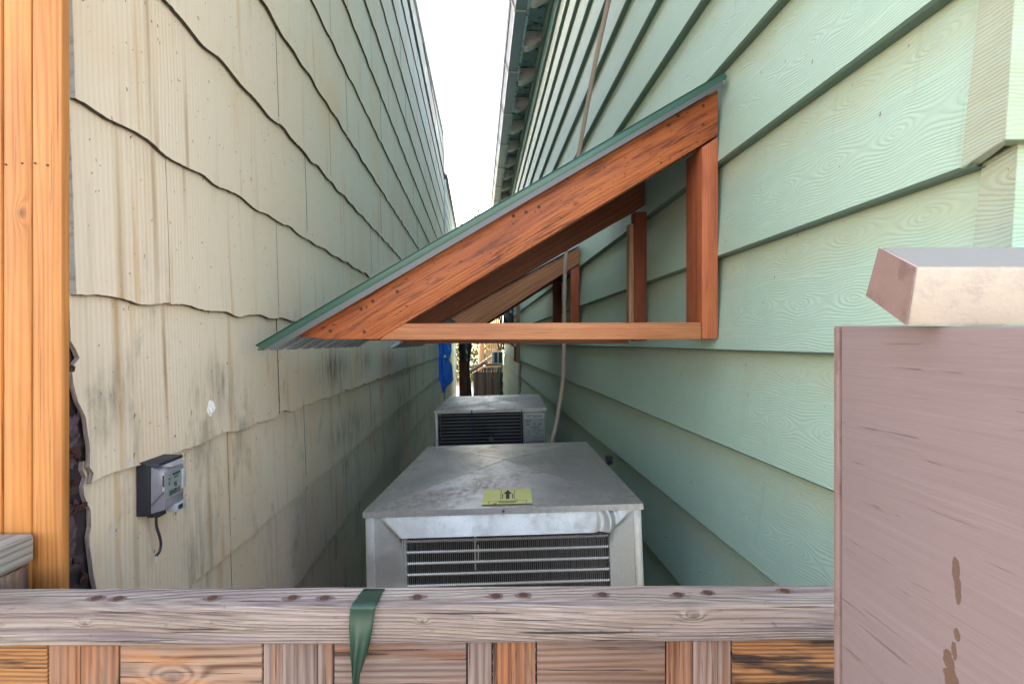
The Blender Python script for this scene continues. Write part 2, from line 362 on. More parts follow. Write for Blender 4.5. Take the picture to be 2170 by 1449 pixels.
M_mclear = plain('hazy grey plastic cover', (0.235, 0.225, 0.27), 0.22, 0, 0.2, 30)
M_mplate = plain('grey green face plate', (0.25, 0.28, 0.28), 0.4)
M_mlight = plain('light grey plastic', (0.42, 0.42, 0.45), 0.4)
M_roof = plain('asphalt roof', (0.12, 0.11, 0.11), 0.9, 0, 0.3, 12, 1.0)
M_caulk = plain('white foam', (0.75, 0.72, 0.72), 0.8, 0, 0.15, 200, 1.0)
M_btarp = plain('blue tarp', (0.03, 0.20, 0.85), 0.35, 0, 0.25, 8)
M_dtarp = plain('black plastic sheet', (0.018, 0.02, 0.035), 0.35, 0, 0.4, 10)
M_rustpost = wood('rust red post', (0.20, 0.055, 0.03), (0.09, 0.025, 0.02), 300, 0.03)
M_dkwood2 = wood('light shed board', (0.34, 0.24, 0.22), (0.17, 0.11, 0.10), 120, 0.03)
M_dkwood = wood('grey shed board', (0.20, 0.13, 0.125), (0.07, 0.045, 0.05), 120, 0.03)
M_lath = wood('sunbleached fence slat', (0.34, 0.23, 0.15), (0.2, 0.12, 0.07), 260, 0.03)
M_bark = plain('bark', (0.26, 0.15, 0.09), 0.9, 0, 0.3, 12, 1.0)
M_ac = plain('white enamel', (0.66, 0.68, 0.72), 0.4)
M_dkglass = plain('dark grille', (0.04, 0.05, 0.06), 0.4)
M_lapfar = mat_siding('far lap siding', (0.40, 0.50, 0.45), (0.38, 0.47, 0.43))
M_ground = plain('packed dirt', (0.36, 0.31, 0.25), 0.95, 0, 0.3, 3, 1.0)
def leafmat():
    m = N('leaf'); oi = m.n('ShaderNodeNewGeometry')
    c = m.mix(oi.outputs['Random Per Island'], (0.07, 0.11, 0.015), (0.19, 0.19, 0.035))
    return m.fin(c, 0.6)
M_leaf = leafmat()

# ------------------------------------------------------------------ setting: ground
MB().grid(lambda u, v: (-60+120*u, -40+120*v, GZ+0.015*mn.noise(Vector((u*90, v*90, 0)))), 61, 61).build('ground', M_ground)['kind'] = 'structure'

# ------------------------------------------------------------------ LEFT HOUSE
YL0 = 0.712
def jag(z):                              # ragged front end of the shingle skin
    pts = [(3, 0), (0.0, 0), (-.012, .012), (-.026, .014), (-.030, .0), (-.055, .003), (-.075, .008), (-.095, .019), (-.14, .025), (-.175, .023), (-.178, .03), (-.2, .022), (-.235, .036),
           (-.27, .030), (-.32, .036), (-.37, .045), (-.6, .05), (-1.4, .05)]
    for (z0, y0), (z1, y1) in zip(pts, pts[1:]):
        if z <= z0 and z >= z1:
            t = (z0-z)/(z0-z1); return 1.08*(y0+(y1-y0)*t)+0.0016*mn.noise(Vector((z*260, 3, 1)))
    return 0
def ztop_left(y):
    if y < 8.1: return 2.82+(y-4.26)*0.082
    return 2.62+(y-8.1)*0.05
lh = thing('house', 'house on the left clad in cream wavy-edged grooved shingles with mould stains', 'house', (XL-2.5, 4, GZ))
mb = MB(); mbe = MB(); mbu = MB(); mbp = MB()
EXP = 0.255; LW = 0.485; YE = 8.06
kk = -5
while 0.0646+EXP*kk < 3.4:
    zb = 0.0646+EXP*kk; y0 = YL0
    off = {0: 0.92, 1: 1.15, -1: 0.925, -2: 1.14}.get(kk, 0.92+(kk % 2)*0.235)
    edges = [YL0]+[off+LW*i for i in range(-1, 16) if off+LW*i > YL0+0.06 and off+LW*i < YE]+[YE]
    for j, (ya, yb) in enumerate(zip(edges, edges[1:])):
        rng = random.Random(kk*100+j); tilt = rng.uniform(-.0015, .0015); pro = rng.uniform(-.001, .001)
        zt = min(zb+EXP+0.03, ztop_left((ya+yb)/2))
        if zt <= zb+0.02: continue
        g = 0.0009 if j else 0
        step = 0.008 if ya < 2 else 0.02
        nu = max(6, int((yb-ya)/step)); nv = 26 if (j == 0 and zb < 0.1) else 5
        def zbot(y):
            w_ = 0.0029*math.sin(2*math.pi*(y-off)/(LW/3)+0.6)+0.0022*math.sin(2*math.pi*(y-off)/(LW/3)*0.5+1.7*kk)
            return zb+w_+0.0012*mn.noise(Vector((y*90, zb*7, 0)))+0.0035*mn.noise(Vector((y*17, zb*7, 2)))+tilt
        def fn(u, v):
            z = zt+(zb-zt)*v
            ys = ya+(jag(z) if j == 0 else g)
            y = ys+(yb-g-ys)*u
            z = zt+(zbot(y)-zt)*v
            x = XL+0.002+0.0095*v+pro+0.0012*mn.noise(Vector((y*3, z*5, 0)))
            return Vector((x, y, z))
        mb.grid(fn, nu, nv)
        # butt edge (thickness) and the broken end
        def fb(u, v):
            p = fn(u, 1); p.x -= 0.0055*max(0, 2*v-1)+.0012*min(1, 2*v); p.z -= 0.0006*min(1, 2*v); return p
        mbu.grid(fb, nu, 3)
        if j == 0 and zb > -0.02:
            mbp.grid(lambda u, v: fn(0, u)+Vector((.0006-.009*v, .0004, 0)), nv, 2)
        elif j == 0:
            def fe(u, v):
                p = fn(0, u); q = p.copy(); q.x += 0.0005; q.x -= 0.006*v; q.y += 0.0012*mn.noise(Vector((p.z*400, v*5, 0))) - 0.0*v; return q
            mbe.grid(fe, nv, 3)
    kk += 1
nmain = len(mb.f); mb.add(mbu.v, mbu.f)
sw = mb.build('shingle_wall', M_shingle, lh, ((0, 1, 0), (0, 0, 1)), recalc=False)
sw.data.materials.append(plain('butt edge shadow tone', (0.09, 0.075, 0.06), .9, 0, .4, 60))  # dark colour draws the shadow line below each shingle course
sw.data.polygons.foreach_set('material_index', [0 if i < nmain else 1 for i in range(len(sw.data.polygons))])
mbp.build('painted_edge', plain('white painted edge', (0.62, 0.62, 0.57), .6, 0, .2, 60, 1.0, (.3, .25, .2), .6), lh, recalc=False)
mbe.build('broken_edge', M_broken, lh, recalc=False)
# house body behind the skin
mb = MB()
prof = [(XL-6, YL0+.03, GZ), (XL-.006, YL0+.03, GZ), (XL-.006, YE, GZ), (XL-6, YE, GZ)]
mb.hexa([Vector(p) for p in prof]+[Vector((p[0], p[1], 2.50)) for p in prof])
mb.build('wall_core', M_tar, lh)
mb = MB(); mb.box((XL-.030, YL0-.045, GZ), (XL-.004, YL0+.10, 2.6)); 
mb.build('tar_paper', M_tar, lh)
for k, (px, py, w_, h_) in enumerate(((150, 779, 9, 7), (163, 962, 9, 13), (170, 1075, 10, 9), (158, 1082, 8, 6), (158, 1022, 5, 6), (160, 1190, 6, 6), (176, 1222, 7, 12), (150, 960, 5, 9))):
    c = at(px, py, X=XL+.004); rr = random.Random(k+3); n = 11; sc_ = c.length/F; mb = MB()
    ring = []
    for t in range(n):
        a_ = t*2*math.pi/n; q = rr.uniform(.45, 1.25); ring.append(c+Vector((rr.uniform(-.003, .005), math.cos(a_)*w_*sc_*q, math.sin(a_)*h_*sc_*q)))
    mb.add(ring+[c+Vector((.005, .001, 0)), c-Vector((.006, 0, 0))], [(i, (i+1) % n, n) for i in range(n)]+[((i+1) % n, i, n+1) for i in range(n)])
    mb.build('torn_flake', M_rust, lh)
mpp = plain('purple grey paper', (0.10, 0.065, 0.085), 0.6, 0, 0.4, 60, 1.0, (0.03, 0.02, 0.025), .8)
for (z0, z1, y0, y1) in ((-.095, -.165, 0, .03), (-.21, -.30, -.02, .026)):
    def fl(u, v): return Vector((XL+.0+.004*math.sin(3*u)*math.cos(2*v)+.003*mn.noise(Vector((u*5, v*9, z0))), YL0+y0-.01+(y1-y0)*u+.008*mn.noise(Vector((v*6, 1, z0))), z0+(z1-z0)*v+.012*mn.noise(Vector((u*5, 2, z0)))))
    MB().grid(fl, 14, 20).build('peeling_paper', mpp, lh, recalc=False)
# upper wall part and verge
mb = MB()
mb.prism([(XL-6, .76, 2.45), (XL-.004, .76, 2.45), (XL-.004, .76, 2.50), (XL-3.2, .76, 5.1), (XL-6, .76, 3)], (0, 7.3, 0)); mb.build('gable_wall', M_lapfar, lh)
mb = MB()
for i in range(24):
    y0 = .70+(8.1-.70)*i/24; y1 = .70+(8.1-.70)*(i+1)/24; z0, z1 = ztop_left(y0), ztop_left(y1)
    p = [(XL-.02, y0, z0-.0), (XL+.022, y0, z0-.0), (XL+.022, y1, z1), (XL-.02, y1, z1)]
    mb.hexa([Vector(q) for q in p]+[Vector(q)+Vector((0, 0, .045)) for q in p])
mb.build('verge_board', plain('white trim', (0.55, 0.58, 0.57), .5), lh)
mb = MB(); mb.prism([(XL+.02, .4, 2.56), (XL-3.4, .4, 5.5), (XL-6.4, .4, 3.0), (XL-6.4, .4, 2.9), (XL-3.4, .4, 5.35), (XL-.1, .4, 2.50)], (0, 7.7, 0)); mb.build('roof', M_roof, lh)  # out of view; ridge raised to keep the sun off the alley walls
mb = MB()
for k in range(16):
    z0 = GZ+k*.235; mb.prism([(XL-.035, .73, z0), (XL-.035, .722, z0), (XL-.035, .737, z0+.24), (XL-.035, .745, z0+.24)], (-5.9, 0, 0))
mb.build('front_siding', M_shingle, lh, ((1, 0, 0), (0, 0, 1)))

# far left house
lh2 = thing('house', 'second house on the left beyond the blue tarp with smooth pale lap siding', 'house', (XL-2.5, 10, GZ))
mb = MB(); k = 0; z = GZ
def lap(mb, X, sgn, y0, y1, z0, e, t=0.010, top=None, gcs=None):
    """one lap board on a wall facing -sgn; returns nothing"""
    zt = z0+e+.012
    if top: zt = min(zt, top)
    p = [(X-sgn*t, y0, z0), (X-sgn*(t-.0), y0, z0), (X, y0, z0+.0), (X, y0, zt), (X-sgn*.002, y0, zt)]
    poly = [(X-sgn*t, y0, z0), (X+sgn*.002, y0, z0), (X+sgn*.002, y0, zt), (X-sgn*.002, y0, zt)]
    mb.prism(poly, (0, y1-y0, 0))
while z < 2.6:
    lap(mb, XL, -1, 8.4, 12.2, z, .2); z += .2
mb.build('siding', M_lapfar, lh2, ((0, 1, 0), (0, 0, 1)))
mb = MB().box((XL-6, 8.35, GZ), (XL-.004, 12.2, 2.62)); mb.build('wall_core', M_lapfar, lh2)
mb = MB(); mb.prism([(XL+.05, 8.3, 2.66), (XL-3.2, 8.3, 5.3), (XL-6.4, 8.3, 2.8), (XL-6.4, 8.3, 2.7), (XL-3.2, 8.3, 5.15), (XL-.05, 8.3, 2.58)], (0, 4.1, 0)); mb.build('roof', M_roof, lh2)
mtf = plain('white trim far', (0.55, 0.58, 0.57), .5)
for ya_, yb_ in ((8.33, 8.4), (12.15, 12.24)): MB().box((XL-.01, ya_, GZ), (XL+.02, yb_, 2.60)).build('corner_board', mtf, lh2)

# ------------------------------------------------------------------ RIGHT HOUSE
rh = thing('house', 'house on the right with mint green embossed wood-grain lap siding and a gutter', 'house', (XR+2.5, 5, GZ))
E2 = 0.2170; Z2 = -0.0150; YR0 = 0.535; YR1 = 12.2
def side_boards(mb, X, y0, y1, klo, khi, gcrec):
    pass
me_v = []; me_f = []; me_gc = []
def addq(vs, gs):
    k = len(me_v); me_v.extend(vs); me_gc.extend(gs); me_f.append((k, k+1, k+2, k+3))
tb = 0.0225
CORN = at(2066, 400, X=XR-.022).y; YR0 = at(2137, 400, X=XR-.030).y+.008
lipv = MB()
for k in range(-6, 13):
    z0 = Z2+E2*k; z1 = z0+E2+.01
    if z0 > 2.70: continue
    z1 = min(z1, 2.72)
    n = 90; ys = [CORN+(YR1-CORN)*(i/n)**1.5 for i in range(n+1)]
    def xx(t, y): return XR-tb*(1-t)-.002+.0012*mn.noise(Vector((y*1.3, k*3.1, 0)))
    def zz(y): return z0+.0015*mn.noise(Vector((y*.9, k*5.3, 4)))
    for a, b in zip(ys, ys[1:]):
        za, zb_ = zz(a), zz(b)
        addq([(xx(0, a), a, za), (xx(1, a), a, z1), (xx(1, b), b, z1), (xx(0, b), b, zb_)], [(a, 0, k), (a, z1-z0, k), (b, z1-z0, k), (b, 0, k)])
        lipv.add([(xx(0, a), a, za), (xx(0, b), b, zb_), (xx(0, b)+.004, b, zb_-.0038), (xx(0, a)+.004, a, za-.0038), (XR+.003, b, zb_-.0038), (XR+.003, a, za-.0038)], [(0, 1, 2, 3), (3, 2, 4, 5)])
me = bpy.data.meshes.new('siding'); Mi = wmat(rh).inverted()
me.from_pydata([Mi@Vector(v) for v in me_v], [], me_f); a_ = me.attributes.new('gc', 'FLOAT_VECTOR', 'POINT')
a_.data.foreach_set('vector', [c for g in me_gc for c in g]); me.materials.append(M_siding)
o = bpy.data.objects.new('siding', me); COL.objects.link(o); o.parent = rh
lipv.build('lap_shade_strip', M_underlap, rh, recalc=False)
# the dark strips under the laps stand in for shadow; no joint slots are cut
# corner pieces
mbc = MB(); mbf = MB(); mbl = MB()
for k in range(-6, 13):
    z0 = Z2+E2*k-.002; z1 = z0+E2+.004
    fl = .0035
    p = [Vector((XR-tb-.0045, CORN+.012, z0)), Vector((XR-tb-.0045-fl*1.2, YR0-.006, z0+.012)), Vector((XR-.006, YR0+.004, z1+.009)), Vector((XR-.0065, CORN+.006, z1))]
    mbc.add(p, [(0, 1, 2, 3)])
    q = [p[1], Vector((XR+.075, YR0-.014, z0+.012)), Vector((XR+.075, YR0+.004, z1+.009)), p[2]]
    mbl.add(q, [(0, 1, 2, 3)])
    b0 = p[0]+Vector((.016, 0, -.0)); b1 = p[1]+Vector((.016, .016, 0)); b2 = q[1]+Vector((0, .016, 0))
    mbc.add([p[0], p[1], b1, b0], [(0, 1, 2, 3)]); mbl.add([p[1], q[1], b2, b1], [(0, 1, 2, 3)])
    mbf.prism([(XR+.06, YR0-.008, z0+.010), (XR+.06, YR0+.01, z0+.010), (XR+.06, YR0+.01, z1+.02), (XR+.06, YR0+.006, z1+.02)], (5, 0, 0))
for mbx in (mbc, mbl, mbf): pass
mbc.build('corner_strip', M_corner, rh, ((0, 1, 0), (0, 0, 1)), recalc=False, solid=.001)
M_front = mat_siding('pale front siding', (0.30, 0.44, 0.32), (0.29, 0.43, 0.32))
mbl.build('corner_return', M_front, rh, ((1, 0, 0), (0, 0, 1)), recalc=False, solid=.001)
mbf.build('front_siding', M_front, rh, ((1, 0, 0), (0, 0, 1)))
MB().box((XR, YR0+.012, GZ), (XR+5.5, YR1, 2.72)).build('wall_core', M_lapfar, rh)
# eaves
ZG = 2.60
MB().box((.40, .2, ZG+.135), (XR+.02, YR1+.2, ZG+.155)).build('soffit', M_soffit, rh)
MB().box((.378, .2, ZG-.015), (.398, YR1+.2, ZG+.15)).build('fascia', M_soffit, rh)
gm = [(.378, .2, ZG), (.290, .2, ZG), (.284, .2, ZG+.02), (.262, .2, ZG+.075), (.250, .2, ZG+.085), (.250, .2, ZG+.12), (.254, .2, ZG+.12), (.254, .2, ZG+.088), (.266, .2, ZG+.078), (.288, .2, ZG+.022), (.294, .2, ZG+.004), (.374, .2, ZG+.004), (.374, .2, ZG+.12), (.378, .2, ZG+.12)]
gut = MB().prism(gm, (0, YR1, 0)).build('gutter', M_gutter, rh)
def along(yp): return ZG*F/(CY-yp)
for i in range(12):
    y = 1.28+0.92*i
    prof = [(.383, y, ZG-.004), (.287, y, ZG-.004), (.258, y, ZG+.075), (.246, y, ZG+.084), (.246, y, ZG+.124), (.250, y, ZG+.124)]
    mbb = MB()
    for a, b in zip(prof, prof[1:]):
        a = Vector(a); b = Vector(b); d = Vector((0, .022, 0)); nn = (b-a).cross(d).normalized()*.004
        mbb.hexa([a, b, b+d, a+d, a+nn, b+nn, b+d+nn, a+d+nn])
    mbb.build('bracket', M_bracket, gut)
for i in range(19):
    y = 0.86+0.61*i
    mbb = MB(); mbb.prism([(.400, y, ZG-.012), (.405, y, ZG+.12), (XR-.02, y, ZG+.13), (XR-.02, y, ZG+.045), (.44, y, ZG-.016)], (0, .09, 0))
    mbb.build('rafter_tail', M_tail, rh, bevel=.003)
mb = MB(); mb.prism([(.25, .1, ZG+.165), (.25, .1, ZG+.19), (3.3, .1, 4.6), (6.6, .1, 2.9), (6.6, .1, 2.8), (3.3, .1, 4.5), (.40, .1, ZG+.157)], (0, YR1+.3, 0)); mb.build('roof', M_roof, rh)
# vertical trim where the siding meets the soffit
MB().box((XR-.022, .55, ZG+.085), (XR-.004, YR1, ZG+.132)).build('frieze_board', M_siding, rh)

# ------------------------------------------------------------------ SHELTERS
XW = XR-.0245                            # face of wall that the timbers touch
def shelter1():
    t = thing('lean_to_shelter', 'nearer lean-to roof of orange stained timber and green ribbed metal above the front condensing unit', 'lean-to roof', (XW, 1.17, 0))
    Y = 1.17; DY = Vector((0, .038, 0))
    def pg(pts, Yp): return [at(x, y, Y=Yp) for x, y in pts]
    sl = (at(1522, 190, Y=Y)-at(625, 710, Y=Y)).normalized(); up = Vector((-sl.z, 0, sl.x))
    kn = []
    for kx, ky, kr, kA in ((1220, 432, .010, .02), (905, 600, .004, .008), (1330, 345, .005, .010)):
        q = at(kx, ky, Y=Y); kn.append((q.dot(sl), q.dot(up), kr, kA))
    M_cedar = wood('orange stained fir', (0.46, 0.13, 0.034), (0.23, 0.045, 0.015), 420, 0.06, 0.5, 0.7, 0.55, tuple(kn), (0.13, 0.028, 0.018), 0.75, (9, 90, 90), 0.50, 0.64, 0.55, 0.9, 1.4, .7)
    bo = MB().prism(pg([(622, 711), (690, 719), (802, 719), (1522, 286), (1522, 190)], Y), DY).build('barge_board', M_cedar, t, (sl, up), seed=None, bevel=.0022)
    for (x, y) in ((1490, 225), (1490, 265), (1437, 246), (1417, 266), (1142, 439), (1115, 450), (790, 638), (765, 655), (1088, 458), (842, 618), (700, 701), (772, 703)):
        c = at(x, y, Y=Y)
        MB().tube([c+Vector((0, -.0008, 0)), c+Vector((0, .004, 0))], .0040, 10).build('nail_head', M_nail, bo)
    # bottom beam, wall post
    MB().prism(pg([(803, 720), (1486, 719), (1486, 683), (848, 685)], Y+.002), DY).build('bottom_beam', M_beam, t, ((1, 0, 0), (0, 0, 1)), seed=9, bevel=.002)
    MB().prism(pg([(1487.5, 718), (1522, 718), (1522, 290), (1487.5, 312)], Y+.001), Vector((0, .038, 0))).build('post', M_post, t, ((0, 0, 1), (1, 0, 0)), seed=11, bevel=.002)
    # side stud behind the post
    MB().prism(pg([(1480, 688), (1510, 688), (1510, 300), (1480, 316)], Y+.041), Vector((0, .075, 0))).build('post', M_post, t, ((0, 0, 1), (0, 1, 0)), seed=13, bevel=.002)
    # second frame
    Y2 = 1.70; k = Y/Y2
    def bk(x, z): return Vector((x, Y2, z))
    a = at(802, 719, Y=Y); b = at(1522, 286, Y=Y); hgt = at(1522, 190, Y=Y).z-b.z
    a.y = b.y = Y2
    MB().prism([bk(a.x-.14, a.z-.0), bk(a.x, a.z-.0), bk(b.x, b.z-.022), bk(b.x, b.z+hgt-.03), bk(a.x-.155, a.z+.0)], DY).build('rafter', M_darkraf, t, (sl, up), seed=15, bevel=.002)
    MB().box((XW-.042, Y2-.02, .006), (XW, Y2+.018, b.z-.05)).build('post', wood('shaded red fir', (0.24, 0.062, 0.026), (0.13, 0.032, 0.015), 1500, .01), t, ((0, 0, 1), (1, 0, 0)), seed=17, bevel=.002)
    MB().box((XW-.058, Y2-.018, .03), (XW-.043, Y2+.016, b.z-.09)).build('post', M_lumber, t, ((0, 0, 1), (1, 0, 0)), seed=18, bevel=.001)
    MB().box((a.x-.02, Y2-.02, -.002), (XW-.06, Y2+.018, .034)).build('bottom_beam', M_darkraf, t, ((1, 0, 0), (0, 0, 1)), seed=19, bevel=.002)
    # metal sheet with ribs
    e0 = at(545, 741, Y=1.155); r0 = at(1530, 176, Y=1.155)
    S_ = (r0-e0).normalized(); U_ = Vector((-S_.z, 0, S_.x)); L = (r0-e0).length
    def ribs(ya, yb):
        pr = []; y = ya; p = .105
        while y < yb-.02:
            pr += [(y, 0), (y+.030, 0), (y+.040, .016), (y+.058, .016), (y+.068, 0), (y+.086, .0), (y+.090, .004), (y+.096, .004), (y+.100, 0)]; y += p
        return pr
    pr = ribs(1.155, 2.12); mb = MB(); n = len(pr)
    vs = [e0+U_*(h-.002)+Vector((0, y-e0.y, 0)) for y, h in pr]; vs += [v+S_*L for v in vs[:n]]
    mb.add(vs, [(i, i+1, n+i+1, n+i) for i in range(n-1)]); mb.build('roof_underside', M_sheetund, t, recalc=False, solid=.0008)
    mb = MB(); mb.add([v+U_*.0022 for v in vs], [(i, i+1, n+i+1, n+i) for i in range(n-1)]); mb.build('roof_sheet', M_sheettop, t, recalc=False, solid=.0008)
    # rake trim
    A0 = at(541, 731, Y=1.14); A1 = at(1532, 153, Y=1.14); q = U_*-.0165
    MB().prism([A0, A1, A1+q*.55+Vector((.006, 0, 0)), A1+q, A0+q+S_*.006], (0, .006, 0)).build('rake_trim', M_sheettop, t, bevel=.0012)
    q2 = U_*-.0135
    MB().prism([A0+q+S_*.012, A1+q-S_*.01, A1+q+q2*.75-S_*.014, A0+q+q2*.9+S_*.03], (0, .003, 0)).build('trim_flange', M_trimgrey, t)
    MB().prism([A0, A1, A1+U_*-.003, A0+U_*-.003], (0, .06, 0)).build('rake_cap', M_sheettop, t)
    # foil flashing scrap at the wall
    P = [at(1521, 166, Y=1.15), at(1541, 165, Y=1.17), at(1536, 178, Y=1.17), at(1517, 192, Y=1.15)]
    MB().add(P+[sum(P, Vector())/4+Vector((0, -.006, 0))], [(0, 1, 4), (1, 2, 4), (2, 3, 4), (3, 0, 4)]).build('flashing', M_ac, t, recalc=False, solid=.0008)
    return t
shelter1()
def shelter2():
    t = thing('lean_to_shelter', 'farther lean-to roof of plain knotty lumber over the back condensing unit', 'lean-to roof', (XW, 2.85, 0))
    Y = at(1228, 600, X=XW).y; DY = Vector((0, .038, 0))
    P = lambda x, y: at(x, y, Y=Y)
    b = P(1228, 558); tp = P(1228, 523); a = P(1030, 684); sl = (b-a).normalized(); up = Vector((-sl.z, 0, sl.x))
    k = a+sl*-.35
    bb = MB().prism([a+sl*-.12, b, tp, P(985, 655), a+(tp-b)*1.6+sl*-.22], DY).build('barge_board', wood('knotty lumber', (0.50, 0.235, 0.12), (0.28, 0.115, 0.055), 330, .03, .35, .5, .7, ((.385, .03, .013, .03), (.16, -.02, .02, .04))), t, (sl, up), bevel=.002)
    MB().prism([P(1210, 722), P(1228, 722), P(1228, 562), P(1210, 572)], DY).build('post', M_post, t, ((0, 0, 1), (1, 0, 0)), seed=22, bevel=.002)
    MB().box((-.42, Y, -.004), (XW-.05, Y+.038, .036)).build('bottom_beam', M_lumber, t, ((1, 0, 0), (0, 0, 1)), seed=24, bevel=.002)
    Y3 = at(1190, 600, X=XW).y
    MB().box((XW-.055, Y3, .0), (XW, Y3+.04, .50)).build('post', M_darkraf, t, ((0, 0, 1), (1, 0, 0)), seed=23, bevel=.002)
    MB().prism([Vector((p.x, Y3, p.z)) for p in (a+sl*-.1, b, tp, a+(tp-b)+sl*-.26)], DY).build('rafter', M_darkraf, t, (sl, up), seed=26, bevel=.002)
    e0 = Vector((-.46, Y-.03, -.030)); S_ = sl; U_ = up; L = (XW-e0.x)/S_.x
    pr = []; y = Y-.03
    while y < Y3+.75:
        pr += [(y, 0), (y+.030, 0), (y+.040, .016), (y+.058, .016), (y+.068, 0), (y+.100, 0)]; y += .105
    n = len(pr); zoff = (tp.z+.006)-(e0.z+(XW-e0.x)*S_.z/S_.x); 
    vs = [e0+Vector((0, yy-e0.y, 0))+U_*h for yy, h in pr]; s2 = Vector((XW, Y, tp.z+.008))-Vector((e0.x, Y, e0.z))
    vs += [v+s2 for v in vs[:n]]
    MB().add(vs, [(i, i+1, n+i+1, n+i) for i in range(n-1)]).build('roof_sheet', M_sheetund, t, recalc=False, solid=.001)
shelter2()

# ------------------------------------------------------------------ CONDENSING UNITS
def unit_frame(c_left, c_right, vp, W):
    d = W*F/(c_right[0]-c_left[0]); a = at(*c_left, D=d); b = at(*c_right, D=d)
    r = (b-a).normalized(); f = ray(*vp).normalized(); f = (f-r*f.dot(r)).normalized(); u = r.cross(f)
    return (a+b)/2, r, f, u, (b-a).length
def top_sheet(mb, w, d, x0, rise=.007, n=56, fl=.014, ov=.006, jitter=.0012):
    h = w/2
    def fn(u, v):
        x = -h-ov+(w+2*ov)*u; y = -ov+(d+2*ov)*v
        s = 1-max(abs(2*u-1), abs(2*v-1))
        z = rise*s+jitter*mn.noise(Vector((x*5, y*5, w)))*min(1, 6*s)
        return Vector((x, y, z))
    mb.grid(fn, n+1, n+1)
    P = [(-h-ov, -ov), (h+ov, -ov), (h+ov, d+ov), (-h-ov, d+ov)]
    for (x0_, y0_), (x1_, y1_) in zip(P, P[1:]+P[:1]):
        mb.add([(x0_, y0_, 0), (x1_, y1_, 0), (x1_, y1_, -fl), (x0_, y0_, -fl)], [(0, 1, 2, 3)])
def make_unit1():
    W = .66; c, r, f, u, w_ = unit_frame((770, 1083), (1362, 1065), (1078, 767), W)
    H = c.z-GZ-.05; d = .935
    M = Matrix((( r.x, f.x, u.x, c.x-u.x*H), (r.y, f.y, u.y, c.y-u.y*H), (r.z, f.z, u.z, c.z-u.z*H), (0, 0, 0, 1)))
    t = thing('condensing_unit', 'front galvanised condensing unit with dented top lip, exposed coil and yellow sticker on top', 'condensing unit', mat=M)
    pxm = W/592.0                                   # metres per photo pixel on the front face
    X = lambda px: (px-1066)*pxm
    h = W/2-.006
    def Z(v): return H+v
    mb = MB(); top_sheet(mb, W-.012, d, 0, .024, jitter=.002)
    mb.v = [v+Vector((0, 0, H)) for v in mb.v]
    top = mb.build('top_panel', M_top, t, local=True, smooth=2.2)
    for sgn in (-1, 1):
        MB().tube([(sgn*(W/2-.03)*(1-2*k/20), .03+(d-.06)*k/20, H+.024*(1-abs(1-2*k/20))*.96+.0003+.002*mn.noise(Vector((sgn*(W/2-.03)*(1-2*k/20)*5, (.03+(d-.06)*k/20)*5, W-.012)))*min(1, 6*(1-abs(1-2*k/20)))) for k in range(21)], .0017, 6).build('crease', M_galv, t, local=True)
    # body sides and back (open front)
    mb = MB(); mb.box((-h, .02, .05), (-h+.002, d, H-.003)); mb.box((h-.002, .02, .05), (h, d, H-.003)); mb.box((-h, d-.002, .05), (h, d, H-.003)); mb.box((-h, .0, .045), (h, d, .05))
    mb.build('side_panel', M_galv, t, local=True)
    mb = MB(); mb.box((-h-.001, -.003, .03), (-h+.019, .03, H-.012)); mb.build('corner_post', M_galv2, t, local=True, bevel=.001)
    mb = MB(); mb.box((h-.018, -.003, .03), (h+.001, .03, H-.012)); mb.build('corner_post', M_galv2, t, local=True, bevel=.001)
    for sx in (-1, 1): MB().box((sx*h*.8-.03, .02, 0), (sx*h*.8+.03, d-.02, .045)).build('foot', M_galv2, t, local=True)
    # front panel: drawn metal with deep sloped upper lip
    xl, xr = X(849), X(1289); zo = -(1135-1083+2)*pxm; zbot = -.56
    x0, x1 = -h+.019, h-.018
    def dep(x, z):                                  # inward depth of the panel surface
        # lip sloping in towards the coil at the top
        lft = max(0, min(1, (x-X(803))/(xl-X(803)))); rgt = max(0, min(1, (X(1340)-x)/(X(1340)-xr)))
        s = max(0.0, min(1.0, (-z-.012)/(-zo-.012)))
        base = -.017*(s**1.1)
        # curved corner: depth only where inside the quarter-round mitre
        m_ = .0
        if x < xl:
            q = (1-s) ; edge = 1-lft
            k = max(0, 1-max(0, edge-(1-s*1.0))*9); base = base*max(0, min(1, 1-(edge-(1-s))*6)) if edge > (1-s) else base
            base *= min(1, lft*3.0+.15)
        if x > xr:
            edge = 1-rgt
            base = base*max(0, min(1, 1-(edge-(1-s))*6)) if edge > (1-s) else base
            base *= min(1, rgt*3.0+.1)
        # crumple at the right
        cx = X(1285)-.018*(1-s)*0+.006*math.sin(s*3.2); dx = (x-cx)
        if z > zo-.004:
            base -= .012*math.exp(-(dx/.006)**2)*(0.35+.65*math.sin(min(1, s)*math.pi))
            base += .010*math.exp(-((dx+.018)/.009)**2)*(.2+.8*s)
            base += .007*math.exp(-((dx-.015)/.006)**2)*(1-.6*s)
        base += .0006*mn.noise(Vector((x*14, z*18, 1)))
        return base
    nx, nz = 150, 26
    xs = [x0+(x1-x0)*i/nx for i in range(nx+1)]
    zs = [-.010+(zo+.010)*j/nz for j in range(nz+1)]
    def Pf(x, z): return (x, -.001+dep(x, z), H+z)
    mb = MB(); mb.add([Pf(x, z) for z in zs for x in xs], [(j*(nx+1)+i, j*(nx+1)+i+1, (j+1)*(nx+1)+i+1, (j+1)*(nx+1)+i) for j in range(nz) for i in range(nx)])
    mb.build('top_lip', M_galv2, t, local=True, smooth=True, recalc=False)
    mb = MB()
